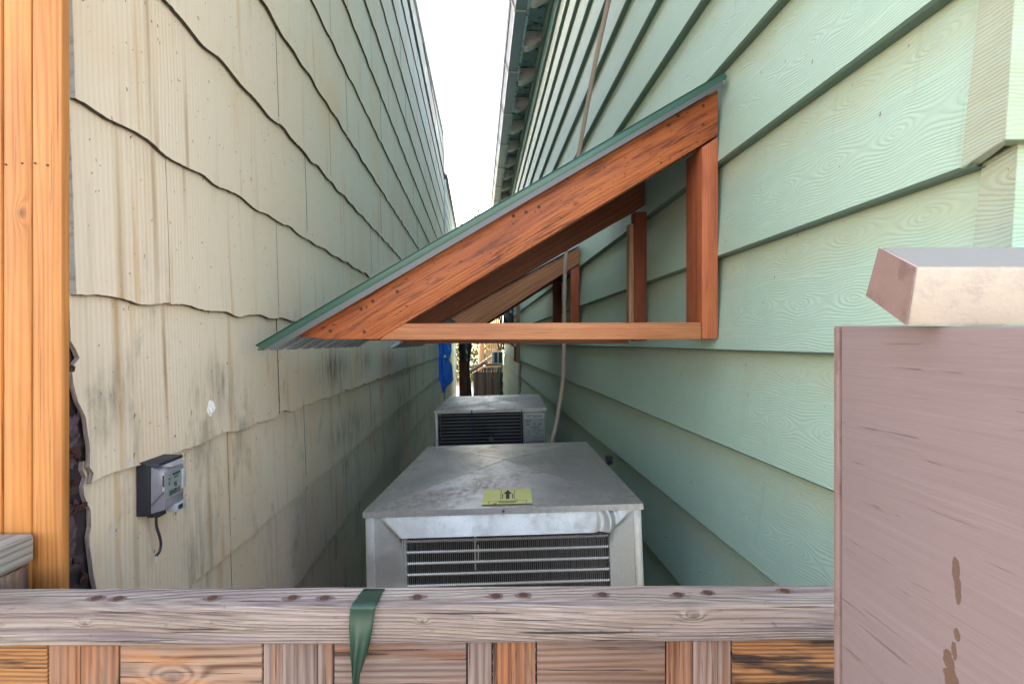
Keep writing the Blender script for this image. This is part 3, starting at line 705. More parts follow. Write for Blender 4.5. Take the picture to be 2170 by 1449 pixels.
    def flat(xa, xb):
        n = 10; m = 16; vv = []
        for j in range(m+1):
            z = zo+(zbot-zo)*(j/m)**1.7
            for i in range(n+1):
                x = xa+(xb-xa)*i/n
                s_ = math.exp(-(zo-z)/.010); vv.append((x, -.001+dep(x, zo)*s_+.0005*mn.noise(Vector((x*12, z*9, 5))), H+z))
        mb.add(vv, [(j*(n+1)+i, j*(n+1)+i+1, (j+1)*(n+1)+i+1, (j+1)*(n+1)+i) for j in range(m) for i in range(n)])
    flat(x0, xl); flat(xr, x1)
    mb.add([(x0, -.001, H+zbot), (x1, -.001, H+zbot), (x1, -.001, .05), (x0, -.001, .05)], [(0, 1, 2, 3)])
    mb.box((xl, -.001, H+zbot), (xl+.004, .020, H+zo)); mb.box((xr-.001, -.001, H+zbot), (xr+.001, .02, H+zo))
    mb.build('front_panel', M_galv2, t, local=True, smooth='auto', recalc=False)
    # coil
    MB().box((xl, .034, H+zbot), (xr, .036, H+zo+.01)).build('coil_back', M_black, t, local=True)
    MB().box((xl+.001, .012, H+zbot), (xl+.009, .030, H+zo+.01)).build('coil_end_plate', M_galv2, t, local=True)
    mb = MB(); nf = 100; rr = random.Random(3); xa = xl+.009
    for i in range(nf):
        x = xa+(xr-xa)*(i+.5)/nf; 
        wv = [x+rr.uniform(-.0005, .0005) for _ in range(12)]
        zl = [H+zo+.008+(zbot-zo)*q/11 for q in range(12)]
        for q in range(11):
            mb.add([(wv[q]-.0009, .0165, zl[q]), (wv[q]+.0009, .0165, zl[q]), (wv[q+1]+.0009, .0165, zl[q+1]), (wv[q+1]-.0009, .0165, zl[q+1]),
                    (wv[q]-.0009, .033, zl[q]), (wv[q+1]-.0009, .033, zl[q+1])], [(0, 1, 2, 3), (0, 3, 5, 4)])
    cf = mb.build('coil_fins', plain('coil fin edge', (0.24, 0.225, 0.21), .45, .6, .3, 60), t, local=True, recalc=False)
    for k in range(16):
        z = H+zo-.018-.0262*k
        path = [(xa+(xr-xa)*i/200, .0150+.0012*math.sin(i*math.pi), z+.0011*(1 if i % 2 else -1)) for i in range(201)]
        MB().tube(path, .0034, 6).build('coil_tube', M_tubeal, t, local=True)
    for (px, za, zb_) in ((1003, -.062, -.15), (1006, -.055, -.085), (1010, -.09, -.13), (940, -.052, -.061), (1210, -.05, -.058)):
        x = X(px); mb = MB(); mb.add([(x-.0015, .0145, H+za), (x+.002, .0135, H+za-.002), (x+.0015, .0145, H+zb_), (x-.002, .0145, H+zb_)], [(0, 1, 2, 3)]); mb.build('bent_fin', M_tubeal, t, local=True, recalc=False)
    # screw, sticker
    MB().tube([(X(1067), -.0085, H-.007), (X(1067), -.006, H-.007)], .0034, 12).build('screw', M_screw, t, local=True)
    MB().tube([(X(1067), -.0090, H-.007), (X(1067), -.0084, H-.007)], .0015, 8).build('screw_recess', M_black, t, local=True)
    MB().tube([(-h-.006, .05, H-.035), (-h+.001, .05, H-.035)], .003, 8).build('screw', M_screw, t, local=True)
    # yellow sticker rests on the sheet
    sx0, sx1, sy0, sy1 = X(1020), X(1129), .012, .132
    def ss(x, y): 
        uu = (x+h+.012)/(W); s = 1-max(abs(2*uu-1), abs(2*(y+.006)/(d+.012)-1)); return H+.024*max(0, s)+.0028
    st = MB().grid(lambda a, b: (sx0+(sx1-sx0)*a, sy0+(sy1-sy0)*b, ss(sx0+(sx1-sx0)*a, sy0+(sy1-sy0)*b)), 6, 6).build('sticker', M_sticker, t, local=True, recalc=False)
    g = MB(); cx = (sx0+sx1)/2+.001; Zt = H+.0042
    def sh(pts): g.add([(cx+a, sy0+b*1.7, ss(cx+a, sy0+b*1.7)+.0006) for a, b in pts], [tuple(range(len(pts)))])
    sh([(-.0045, .022), (.0045, .022), (.0045, .048), (-.0045, .048)]); sh([(-.011, .046), (.011, .046), (0, .066)])
    sh([(-.0175, .018), (-.0165, .018), (-.0165, .068), (-.0175, .068)]); sh([(.0165, .018), (.0175, .018), (.0175, .068), (.0165, .068)])
    sh([(-.0138, .024), (-.0115, .024), (-.0115, .046), (-.0138, .046)]); sh([(.0115, .024), (.0138, .024), (.0138, .046), (.0115, .046)])
    sh([(-.046, .002), (-.045, .002), (-.045, .014), (-.046, .014)]); sh([(.045, .002), (.046, .002), (.046, .014), (.045, .014)]); sh([(-.046, .0135), (.046, .0135), (.046, .0142), (-.046, .0142)])
    sh([(-.024, .0095), (.024, .0095), (.024, .0112), (-.024, .0112)]); sh([(-.020, .0055), (.020, .0055), (.020, .0070), (-.020, .0070)])
    sh([(-.034, .0), (-.026, .0), (-.026, .004), (-.034, .004)])
    g.build('sticker_print', M_ink, st, local=True, recalc=False)
    # pen scribble
    g = MB(); rr = random.Random(5)
    for (px, a) in ((1150, 0), (1165, 1), (1180, 0), (1196, 1), (1215, 1), (1236, 0)):
        x = X(px); y = .09+.03*a
        g.add([(x, y, ss(x, y)+.0003), (x+.0008, y, ss(x, y)+.0003), (x+.013, y+.024, ss(x, y)+.0008), (x+.012, y+.024, ss(x, y)+.0008)], [(0, 1, 2, 3)])
    g.build('pen_marks', M_inkg, t, local=True, recalc=False)
    # refrigerant fitting at the right rear
    MB().tube([(h, .62, H-.05), (h+.03, .62, H-.035), (h+.045, .64, H-.02)], .010, 8).build('valve', M_black, t, local=True)
    MB().tube([(h+.045, .64, H-.035), (h+.045, .64, H-.005)], .014, 8).build('valve_cap', M_blackwire, t, local=True)
    return t
make_unit1()
def make_unit2():
    W = .66; c, r, f, u, w_ = unit_frame((920, 870), (1158, 864), (1016, 727), W)
    H = c.z-GZ-.05; d = .80
    M = Matrix(((r.x, f.x, u.x, c.x-u.x*H), (r.y, f.y, u.y, c.y-u.y*H), (r.z, f.z, u.z, c.z-u.z*H), (0, 0, 0, 1)))
    t = thing('condensing_unit', 'back condensing unit with a black louvred grille and white printed data plate', 'condensing unit', mat=M)
    pxm = W/238.0; X = lambda px: (px-1039)*pxm; h = W/2-.006
    mb = MB(); top_sheet(mb, W-.012, d, 0, .022, jitter=.004, fl=.018); mb.v = [v+Vector((0, 0, H)) for v in mb.v]
    mt = mat_galv('debris strewn galvanised steel', (0.56, 0.57, 0.58), (0.20, 0.19, 0.18), .5, .6, .4)
    mb.build('top_panel', mt, t, local=True, smooth=2.6)
    gl, gr = X(927), X(1104)
    mb = MB(); mb.box((-h, .02, .05), (-h+.002, d, H-.003)); mb.box((h-.002, .02, .05), (h, d, H-.003)); mb.box((-h, d-.002, .05), (h, d, H-.003)); mb.box((-h, .18, .05), (h, .182, H-.01))
    mb.build('side_panel', M_galv, t, local=True)
    for sx in (-1, 1): MB().box((sx*h*.8-.03, .02, 0), (sx*h*.8+.03, d-.02, .045)).build('foot', M_galv2, t, local=True)
    MB().box((-h-.001, -.002, .03), (gl, .02, H-.018)).build('corner_post', M_ac, t, local=True, bevel=.002)
    mb = MB(); mb.box((gr+.008, -.002, .03), (h, .02, H-.016)); mb.build('control_panel', plain('grey green control panel', (0.26, .31, .32), .45, .3), t, local=True, bevel=.002)
    MB().box((gr, -.006, .05), (gr+.008, .02, H-.006)).build('grille_edge', M_black, t, local=True)
    MB().box((gl, .12, .05), (gr, .125, H-.01)).build('grille_back', M_black, t, local=True)
    MB().box((gl, .03, H-.012), (gr, .12, H-.004)).build('grille_hood', M_black, t, local=True)
    for k in range(16):
        z = H-.030-.0195*k
        MB().tube([(gl, -.004, z), (gr, -.004, z)], .0028, 6).build('grille_wire', plain('wire', (.16, .17, .2), .4) if k == 0 else bpy.data.materials['wire'], t, local=True)
    MB().tube([(X(1000), -.008, .1), (X(1000), -.008, H+.001)], .003, 6).build('grille_stay', plain('dark blue wire', (.02, .02, .16), .4), t, local=True)
    fx, fz = X(1038), H-.185
    mb = MB(); mb.tube([(fx, .055, fz), (fx, .08, fz)], .014, 16); mb.build('fan_hub', M_fan, t, local=True)
    for k in range(4):
        a = k*math.pi/2+.5; q = MB()
        ca, sa = math.cos(a), math.sin(a)
        def pt(rr_, ww, yy): return (fx+rr_*ca-ww*sa, yy, fz+rr_*sa+ww*ca)
        q.add([pt(.014, -.01, .07), pt(.014, .012, .08), pt(.10, .05, .085), pt(.105, -.02, .066)], [(0, 1, 2, 3)])
        q.build('fan_blade', plain('dark blade', (.03, .035, .045), .35, .5) if k == 0 else bpy.data.materials['dark blade'], t, local=True, recalc=False, solid=.001)
    # data plate
    lx0, lx1 = X(1111), X(1153); zt = H-.030
    lab = MB().box((lx0, -.0035, H-.20), (lx1, -.0022, zt-.028)).build('data_plate', M_lab, t, local=True)
    MB().box((lx0, -.0037, zt-.027), (lx1, -.0022, zt)).build('name_plate', M_white, t, local=True)
    g = MB(); put_text(g, 'RDI Systems', .0195, ((lx0+lx1)/2, -.0045, zt-.0205), (1, 0, 0), (0, 0, 1), 'CENTER', .0004)
    put_text(g, 'RDI', .017, (lx0+.008, -.0045, zt-.050), (1, 0, 0), (0, 0, 1), 'LEFT', .0004)
    rr = random.Random(8)
    def bar(x0_, x1_, z_, hh=.0022): g.add([(x0_, -.0045, z_), (x1_, -.0045, z_), (x1_, -.0045, z_+hh), (x0_, -.0045, z_+hh)], [(0, 1, 2, 3)])
    bar(lx1-.03, lx1-.006, zt-.040, .0015)
    for i in range(3): bar(lx0+.008, lx0+.032, zt-.060-.004*i, .0014); bar(lx1-.040, lx1-.015, zt-.060-.004*i, .0014)
    cxm = (lx0+lx1)/2
    for a in range(10):
        t0 = a*.628; t1 = t0+.5; g.add([(cxm+.007*math.cos(t0), -.0045, zt-.062+.007*math.sin(t0)), (cxm+.007*math.cos(t1), -.0045, zt-.062+.007*math.sin(t1)), (cxm+.0045*math.cos(t1), -.0045, zt-.062+.0045*math.sin(t1)), (cxm+.0045*math.cos(t0), -.0045, zt-.062+.0045*math.sin(t0))], [(0, 1, 2, 3)])
    bar(cxm-.03, cxm+.028, zt-.080, .002); bar(cxm-.02, cxm+.02, zt-.085, .0016)
    for i in range(13):
        z_ = zt-.093-.006*i; x = lx0+.006
        while x < lx1-.012:
            l = rr.uniform(.004, .014)
            if rr.random() > .4: bar(x, x+l, z_, .0016)
            x += l+.005
    bar(lx0+.006, lx1-.006, H-.197, .004)
    g.build('plate_print', M_ink, lab, local=True, recalc=False)
    for px in (1122, 1153): MB().tube([(X(px), -.009, H-.008), (X(px), -.005, H-.008)], .004, 8).build('screw', M_ac, t, local=True)
    rr = random.Random(4); first = None
    for k in range(14):
        x = rr.uniform(-.25, .2); y = rr.uniform(.03, .5); sc_ = 1-max(abs(2*(x+h)/(2*h)-1), abs(2*y/d-1))
        pt = M @ Vector((x, y, H+.022*sc_+.004))
        if first is None:
            m_ = MB(); s_ = .007; m_.add([(-s_, 0, 0), (-.2*s_, -.5*s_, .001), (s_, 0, .003), (0, .6*s_, .001)], [(0, 1, 2, 3)]); first = o = m_.build('dry_leaf', plain('dry leaf', (.05, .035, .03), .8), recalc=False, solid=.0006)
            tag(o, 'tiny dark dry leaf scrap lying on top of the back condensing unit', 'leaf', 'leaf scraps on the back unit')
        else:
            o = first.copy(); COL.objects.link(o)
        o.location = pt; o.rotation_euler = (0, 0, rr.uniform(0, 6)); q_ = rr.uniform(.5, 1.3); o.scale = (q_, q_, q_)
    return t
u2 = make_unit2()

# ------------------------------------------------------------------ conduit hanging by the right wall
pts = [(1300, -60, 1.9), (1290, 0, 2.0), (1262, 130, 2.15), (1240, 250, 2.3), (1225, 335, 2.4), (1208, 450, 2.5), (1198, 560, 2.55), (1196, 683, 2.55), (1195, 740, 2.52), (1193, 800, 2.5), (1187, 850, 2.48), (1178, 900, 2.46), (1168, 940, 2.44), (1158, 980, 2.44)]
path = [at(x, y, Y=Y) for x, y, Y in pts]
def smooth_path(p, n=6):
    out = []
    for i in range(len(p)-1):
        p0 = p[max(i-1, 0)]; p1 = p[i]; p2 = p[i+1]; p3 = p[min(i+2, len(p)-1)]
        for k in range(n):
            t = k/n; out.append(.5*((2*p1)+(p2-p0)*t+(2*p0-5*p1+4*p2-p3)*t*t+(3*p1-p0-3*p2+p3)*t**3))
    out.append(p[-1]); return out
tag(MB().tube(smooth_path(path), .0098, 12).build('conduit', M_hose, smooth='auto'), 'tan flexible conduit hanging down beside the green siding behind the nearer lean-to', 'conduit')

# ------------------------------------------------------------------ utility meter
def meter():
    x0 = XL+.012
    y0 = at(297, 1000, X=x0).y; xs_ = at(317, 1000, Y=y0).x; xf = at(349, 1000, Y=y0+.006).x; y1 = at(390, 1000, X=xf).y+.003
    zt = at(297, 985, X=x0).z; zb = at(297, 1095, X=x0).z
    t = thing('utility_meter', 'small grey utility reader box with dangling cut cable on the cream shingles', 'utility meter', (x0, (y0+y1)/2, zb))
    dW = y1-y0
    MB().box((x0-.006, y0, zb), (xs_, y1+.002, zt)).build('back_plate', M_mdark, t, bevel=.0015)
    MB().prism([(xs_, y0-.002, zt-.002), (xs_+.012, y0+.004, zt-.004), (xs_+.012, y0+.004, zt+.001), (x0-.003, y0-.002, zt+.004)], (0, dW+.002, 0)).build('hood', M_mdark, t, bevel=.0006)
    i0 = .002
    b = [(xs_, y0+i0, zb+.003), (xs_, y1-i0, zb+.003), (xs_, y1-i0, zt-.004), (xs_, y0+i0, zt-.004)]
    f_ = [(xf, y0+.006, zb+.008), (xf, y1-.004, zb+.010), (xf, y1-.004, zt-.012), (xf, y0+.006, zt-.014)]
    cov = MB().hexa([Vector(p) for p in b]+[Vector(p) for p in f_]).build('cover', M_mclear, t, bevel=.0015)
    # side rib (diagonal) and face plate
    def S_(a, c): # point on the camera facing side: a 0 back..1 front, c 0 bottom..1 top
        p = Vector(b[0]).lerp(Vector(f_[0]), a); q = Vector(b[3]).lerp(Vector(f_[3]), a); return p.lerp(q, c)+Vector((0, -.0012, 0))
    MB().add([S_(.08, .16), S_(.08, .21), S_(.98, .50), S_(.98, .45)], [(0, 1, 2, 3)]).build('rib', plain('rib', (.09, .09, .12), .4), cov, recalc=False, solid=.001)
    MB().add([S_(.9, .52), S_(.99, .52), S_(.99, .92), S_(.9, .92)], [(0, 1, 2, 3)]).build('slot', M_mdark, cov, recalc=False, solid=.0008)
    MB().add([S_(.88, .50), S_(1.02, .50), S_(1.02, .62), S_(.88, .62)], [(0, 1, 2, 3)]).build('latch', M_mlight, cov, recalc=False, solid=.0015)
    ya, yb = y0+.009, y1-.010; za, zb2 = zb+.024, zt-.018
    fp = MB().box((xf+.0002, ya, za), (xf+.0012, yb, zb2)).build('face_plate', M_mplate, cov)
    g = MB(); X_ = xf+.0022; rr = Vector((0, 1, 0)); uu = Vector((0, 0, 1)); ww = yb-ya; hh = zb2-za
    put_text(g, 'SENSUS.', ww*.27, (X_, ya+ww*.12, za+hh*.10), rr, uu, 'LEFT', .0002, sx=.76)
    def bx(a0, a1, c0, c1): g.add([(X_, ya+ww*a0, za+hh*c0), (X_, ya+ww*a1, za+hh*c0), (X_, ya+ww*a1, za+hh*c1), (X_, ya+ww*a0, za+hh*c1)], [(0, 1, 2, 3)])
    for i in range(5): bx(.34+.10*i, .41+.10*i, .88, .97)
    bx(.42, .72, .76, .80); bx(.1, .18, .76, .82); bx(.1, .17, .54, .64); bx(.1, .2, .68, .70)
    # emblem: two chevrons
    g.add([(X_, ya+ww*.42, za+hh*.56), (X_, ya+ww*.60, za+hh*.60), (X_, ya+ww*.50, za+hh*.50), (X_, ya+ww*.46, za+hh*.44)], [(0, 1, 2, 3)])
    g.add([(X_, ya+ww*.60, za+hh*.55), (X_, ya+ww*.60, za+hh*.40), (X_, ya+ww*.48, za+hh*.38), (X_, ya+ww*.54, za+hh*.46)], [(0, 1, 2, 3)])
    g.build('face_print', M_ink, fp, recalc=False)
    g = MB()
    for k in range(8): g.box((x0+.018, y0+.022+k*dW*.065, zt-.0085), (x0+.036, y0+.0235+k*dW*.065, zt-.0035))
    g.build('vent_fins', M_mlight, cov)
    MB().box((xf-.006, y1-.012, zb+.03), (xf+.003, y1-.003, zb+.062)).build('clip', M_mlight, cov, bevel=.0006)
    # bottom terminal
    MB().box((x0+.004, y0+.010, zb-.005), (x0+.022, y0+.030, zb+.004)).build('cable_gland', M_mdark, t, bevel=.001)
    MB().box((x0+.02, y0+.034, zb-.004), (x0+.036, y0+.062, zb+.009)).build('terminal_block', M_mlight, t, bevel=.001)
    MB().box((x0+.030, y0+.038, zb-.0005), (x0+.0375, y0+.048, zb+.006)).build('terminal_hole', M_mdark, t)
    cp = [(331, 1094), (332, 1115), (338, 1135), (341, 1152), (338, 1168), (331, 1177)]
    pth = smooth_path([at(x, y, X=XL+.022) for x, y in cp])
    cb = MB().tube(pth, .0021, 8).build('cable', plain('dark cable', (.04, .035, .045), .4), t, smooth='auto')
    g = MB(); e = pth[-1]
    for k in range(7): g.tube([e, e+Vector((random.uniform(-.002, .004), random.uniform(-.004, .006), -random.uniform(.005, .011)))], .0004, 4)
    g.build('frayed_end', M_caulk, cb)
meter()
# foam blob
def blob(c, r, seed, flat=.5):
    mb = MB(); bm = bmesh.new(); bmesh.ops.create_icosphere(bm, subdivisions=4, radius=1)
    for v in bm.verts:
        n = 1+.55*mn.noise(v.co*1.7+Vector((seed, 0, 0)))+.35*mn.noise(v.co*5+Vector((0, seed, 0)))+.2*mn.noise(v.co*11)
        v.co = Vector((v.co.x*flat, v.co.y*.75, v.co.z))*n*r
    vs = [v.co+c for v in bm.verts]; fs = [tuple(v.index for v in f.verts) for f in bm.faces]; bm.free(); return mb.add(vs, fs)
tag(blob(at(446, 866, X=XL+.011), .0125, 4).build('foam_blob', M_caulk, smooth=False), 'crumpled white foam plug stuck to the cream shingles above the reader box', 'foam plug')

# ------------------------------------------------------------------ FENCE (front)
fr = cw
fc = thing('wooden_fence', 'low weathered wooden fence with a grey top rail along the bottom of the view', 'fence', cw(0, .5, GZ))
D0 = .492; pm = D0/F
AXR = (cw(1, 0, 0)-cw(0, 0, 0)); ZV = Vector((0, 0, 1))
def rz(px, base): return base+(px-0)*.0062*pm      # rail runs very slightly up to the right
nxr = 60; mb = MB()
rows = []
for i in range(nxr+1):
    px = -260+(1850+260)*i/nxr; xc = (px-CX)*pm
    zt = (CY-1288)*pm+(px/1770)*9*pm+.0006*mn.noise(Vector((px*.01, 1, 0))); zb = (CY-1371)*pm+(px/1770)*13*pm+.0008*mn.noise(Vector((px*.008, 5, 0)))
    dz = .0006*mn.noise(Vector((px*.02, 9, 0)))
    rows.append([cw(xc, D0+.002, zb), cw(xc, D0, zb+.002), cw(xc, D0, zt-.003), cw(xc, D0+.0012, zt-.0008), cw(xc, D0+.004, zt+dz), cw(xc, D0+.036, zt+.001), cw(xc, D0+.038, zt-.002), cw(xc, D0+.038, zb)])
vs = [p for r_ in rows for p in r_]; n = 8
mb.add(vs, [(i*n+k, i*n+(k+1) % n, (i+1)*n+(k+1) % n, (i+1)*n+k) for i in range(nxr) for k in range(n)]+[tuple(range(n)), tuple(range(nxr*n, nxr*n+n))])
rail = mb.build('top_rail', M_rail, fc, (AXR, ZV), smooth='auto')
for (px, py) in ((205, 1266), (250, 1267), (450, 1266), (620, 1265), (688, 1266), (884, 1264), (1050, 1262), (1109, 1260), (1277, 1259), (1437, 1259), (1500, 1255), (1663, 1251)):
    z = (CY-1288)*pm+(px/1770)*9*pm+.0011; p = at(px, py, Z=z)
    m2 = MB(); m2.tube([p-ZV*.003, p+ZV*.0004], .0044, 12); nl = m2.build('nail_head', M_nail, rail)
    m3 = MB(); rr = random.Random(px)
    ring = [p+Vector((math.cos(a*.449)*.0085*rr.uniform(.7, 1.3), math.sin(a*.449)*.0055*rr.uniform(.7, 1.2), -.0002)) for a in range(14)]
    m3.add(ring, [tuple(range(14))]); m3.build('nail_stain', M_nailring, nl, recalc=False)
segs = [(-300, -103, 'v', M_bor), (-100, 100, 'h', M_bburn), (103, 251, 'v', M_bor), (254, 555, 'h', M_bknot), (558, 671, 'v', M_bgrey), (673, 705, 'v', M_bgrey), (708, 988, 'h', M_bgrey),
        (991, 1042, 'v', M_bgrey), (1044, 1135, 'v', M_bor), (1138, 1410, 'h', M_bbrown), (1413, 1467, 'v', M_bor), (1469, 1549, 'v', M_bgrey), (1552, 1840, 'h', M_bburn)]
for si, (a, b, k, m_) in enumerate(segs):
    D1 = .4975+(.0006 if k == 'h' else 0)+.0004*(si % 3); q = D1/F; xa, xb = (a-CX)*q, (b-CX)*q; ztp = (CY-1356)*q
    if k == 'v':
        MB().box((xa, D1, GZ+.05), (xb, D1+.018, ztp), fr).build('fence_board', m_, fc, (ZV, AXR), seed=si+40, bevel=.0012)
    else:
        for r_ in range(6):
            MB().box((xa, D1, ztp-.15*(r_+1)+.0015), (xb, D1+.018, ztp-.15*r_), fr).build('fence_board', m_, fc, (AXR, ZV), seed=(None if (m_ is M_bknot) else si*7+r_+60), bevel=.0012)
# tall boards at the left end
q1 = .585; qq = q1/F
for i, (a, b) in enumerate(((-72, 3), (6, 64.5), (66, 127))):
    MB().box(((a-CX)*qq, q1, GZ+.02), ((b-CX)*qq, q1+.0125, 1.3), fr)
lp = thing('wooden_post', 'tall bright orange fir post of paired boards at the left edge', 'post', cw((60-CX)*qq, q1, GZ))
knotm = wood('bright orange fir with knot', (0.53, 0.235, 0.065), (0.30, 0.10, 0.02), 800, 0.03, 0.2, 0.5, 0.6, ((.146, -.553, .007, .016),), (0.66, 0.26, 0.05), 0.4, (2, 18, 18), 0.45, 0.7, .6)
for i, (a, b) in enumerate(((-72, 2), (6, 64.5), (66.5, 129))):
    MB().box(((a-CX)*qq, q1+(.0004*i), GZ+.02), ((b-CX)*qq, q1+.0125, 1.3), fr).build('post_board', knotm if i == 1 else M_fir, lp, (ZV, AXR), seed=(None if i == 1 else 80+i), bevel=.0022)
bds = [o for o in lp.children]
for (px, py) in ((12, 349), (47, 346), (74, 346), (100, 350)):
    p = at(px, py, D=q1); MB().tube([p-cw(0, .0006, 0), p+cw(0, .003, 0)], .0011, 8).build('nail_head', M_black, bds[1] if px < 65 else bds[2])
# side rail that runs back towards the viewer on the left
sr = thing('fence_rail', 'short grey weathered rail end butting against the orange post', 'rail', cw(-.55, .4, GZ))
zt = (CY-1130)*.578/F; xr_ = (71-CX)*.578/F
MB().box((xr_-.10, .15, zt-.032), (xr_, .580, zt), fr).build('rail', wood('grey rail end', (.38, .36, .33), (.17, .15, .14), 700, .03, .5, 1.5, .85), sr, (cw(0, 1, 0), ZV), seed=91, bevel=.004)
MB().box((xr_-.10, .545, GZ), (xr_-.004, .578, zt-.034), fr).build('support_post', M_bbrown, sr, (ZV, AXR), seed=92, bevel=.003)

# ------------------------------------------------------------------ green tape over the rail
zr = (CY-1288)*pm+(770/1770)*9*pm+.0018
rows = []
def trow(lx, rx, y, D=None, Z=None):
    n = 13; out = []
    for i in range(n):
        px = lx+(rx-lx)*i/(n-1); out.append(at(px, y, Z=Z) if Z is not None else at(px, y, D=D))
    return out
rows.append(trow(771, 816, 1247, Z=zr)); rows.append(trow(766, 811, 1253, Z=zr)); rows.append(trow(758, 806, 1264, Z=zr)); rows.append(trow(749, 800, 1276, Z=zr)); rows.append(trow(743, 796, 1284, Z=zr+.0002))
rows.append(trow(742, 794, 1292, D=.4895)); rows.append(trow(741, 792, 1305, D=.4892)); rows.append(trow(740, 790, 1318, D=.4885))
for (l, r_, y) in ((740, 789, 1330), (741, 786, 1345), (742, 783, 1360), (743, 779, 1378), (744, 774, 1395), (746, 768, 1412), (747, 762, 1430), (748, 760, 1450), (749, 761, 1480), (748, 762, 1520), (746, 764, 1600)):
    base = trow(l, r_, y, D=.4875); fold = min(1, (y-1322)/60)
    for i, p in enumerate(base):
        s = (i/6-1); p += cw(0, -.0055*fold*(math.cos(s*math.pi*1.0)*.5+.5)+.002*fold*math.sin(s*7), 0)
    rows.append(base)
rows = [r_ for r_ in rows]; mb = MB(); nn = 13
mb.add([p for r_ in rows for p in r_], [(j*nn+i, j*nn+i+1, (j+1)*nn+i+1, (j+1)*nn+i) for j in range(len(rows)-1) for i in range(nn-1)])
tag(mb.build('plastic_tape', M_tape, smooth=True, recalc=False, solid=.0005), 'strip of dark green plastic tape draped over the grey fence rail', 'tape')

# ------------------------------------------------------------------ mauve gate board and cap, right foreground
gt = thing('gate', 'mauve painted wooden gate board with a cream cap rail, close on the right', 'gate', cw(.29, .4, GZ))
xg = .283
def gb(x, D, z): return cw(x, D, z)
zA, zB = .0141, .0040
pb = [gb(xg+.004, .450, GZ), gb(xg, .446, GZ), gb(xg, .12, GZ), gb(xg+.036, .12, GZ), gb(xg+.036, .450, GZ)]
ztp = [.0146, .0143, .0030, .0030, .0146]
def gm2():
    m = N('mauve gate paint'); m.gc()                   # a = depth, b = up
    base = (0.25, 0.195, 0.20)
    st = m.noise(9, 330, 1, 3, .6, .2, (0, 0, 0)); fine = m.noise(14, 420, 1, 3, .6)
    c = m.mix(m.noise(8, 8, 1, 3, .6), tuple(x*.93 for x in base), tuple(x*1.08 for x in base))
    cr = m.M('MULTIPLY', m.st(st, .60, .68), m.st(m.noise(22, 60, 1, 3, .5, 0, (3, 1, 1)), .50, .60))
    c = m.mix(m.M('MULTIPLY', cr, .6), c, (.13, .08, .085))
    c = m.mix(m.M('MULTIPLY', m.st(m.noise(5, 240, 1, 4, .65, .1, (2, 7, 1)),   .42, .7), .22), c, (.17, .115, .12))
    c = m.mix(m.M('MULTIPLY', m.st(m.noise(4, 190, 1, 4, .6, .1, (12, 7, 1)), .58, .68), .22), c, (.33, .275, .285))
    h = m.M('ADD', m.M('MULTIPLY', m.M('SUBTRACT', 1.0, cr), .8), m.M('ADD', m.M('MULTIPLY', fine, .6), m.M('MULTIPLY', st, .5)))
    # chips of bare wood
    chip = None
    for (px, py, wa, wb) in ((2025, 1205, .004, .010), (2030, 1250, .0035, .012), (2010, 1400, .006, .009), (2028, 1345, .003, .006), (2015, 1440, .008, .012), (2022, 1380, .003, .008), (2012, 1480, .007, .01)):
        D_ = xg*F/(px-CX); p = (D_, (CY-py)/F*D_)
        g = m.gauss(p[0], p[1], wa, wb, 1.0); chip = g if chip is None else m.M('MAXIMUM', chip, g)
    cm = m.st(m.M('MULTIPLY', chip, m.M('ADD', .25, m.noise(160, 160, 1, 3, .6))), .42, .46)
    c = m.mix(cm, c, (.15, .095, .07))
    h = m.M('SUBTRACT', h, m.M('MULTIPLY', cm, .8))
    return m.fin(c, .42, m.bump(h, .0008, .7))
n = 5; mb = MB()
ax = (cw(0, 1, 0), ZV)
mb.add(pb+[Vector((p.x, p.y, z)) for p, z in zip(pb, ztp)], [tuple(range(n))[::-1], tuple(range(n, 2*n))]+[(i, (i+1) % n, n+(i+1) % n, n+i) for i in range(n)])
mb.build('gate_board', gm2(), gt, ax, bevel=.0015)
MB().box((xg+.0005, .4505, GZ), (xg+.03, .4585, .0146), cw).build('edge_strip', M_pink, gt, (ZV, AXR), seed=97, bevel=.002)
sec = [(.3667, .0668), (.3333, .0483), (.3410, .0112), (.3800, .0345)]
MB().prism([cw(.26, D, z) for D, z in sec], AXR*.5).build('cap_rail', M_cream, gt, (AXR, ZV), seed=99, bevel=.0018)
MB().add([cw(.2594, D, z) for D, z in sec], [(0, 1, 2, 3)]).build('cap_end', M_pink, gt, (ZV, cw(0, 1, 0)), seed=98, solid=.0008, recalc=False)
MB().prism([cw(.262, .3663, .0672), cw(.262, .3345, .0492), cw(.262, .3345, .0489), cw(.262, .3663, .0665)], AXR*.49).build('cap_top', plain('lavender grey paint', (0.27, 0.25, 0.245), .45, 0, .08, 30, .8), gt)

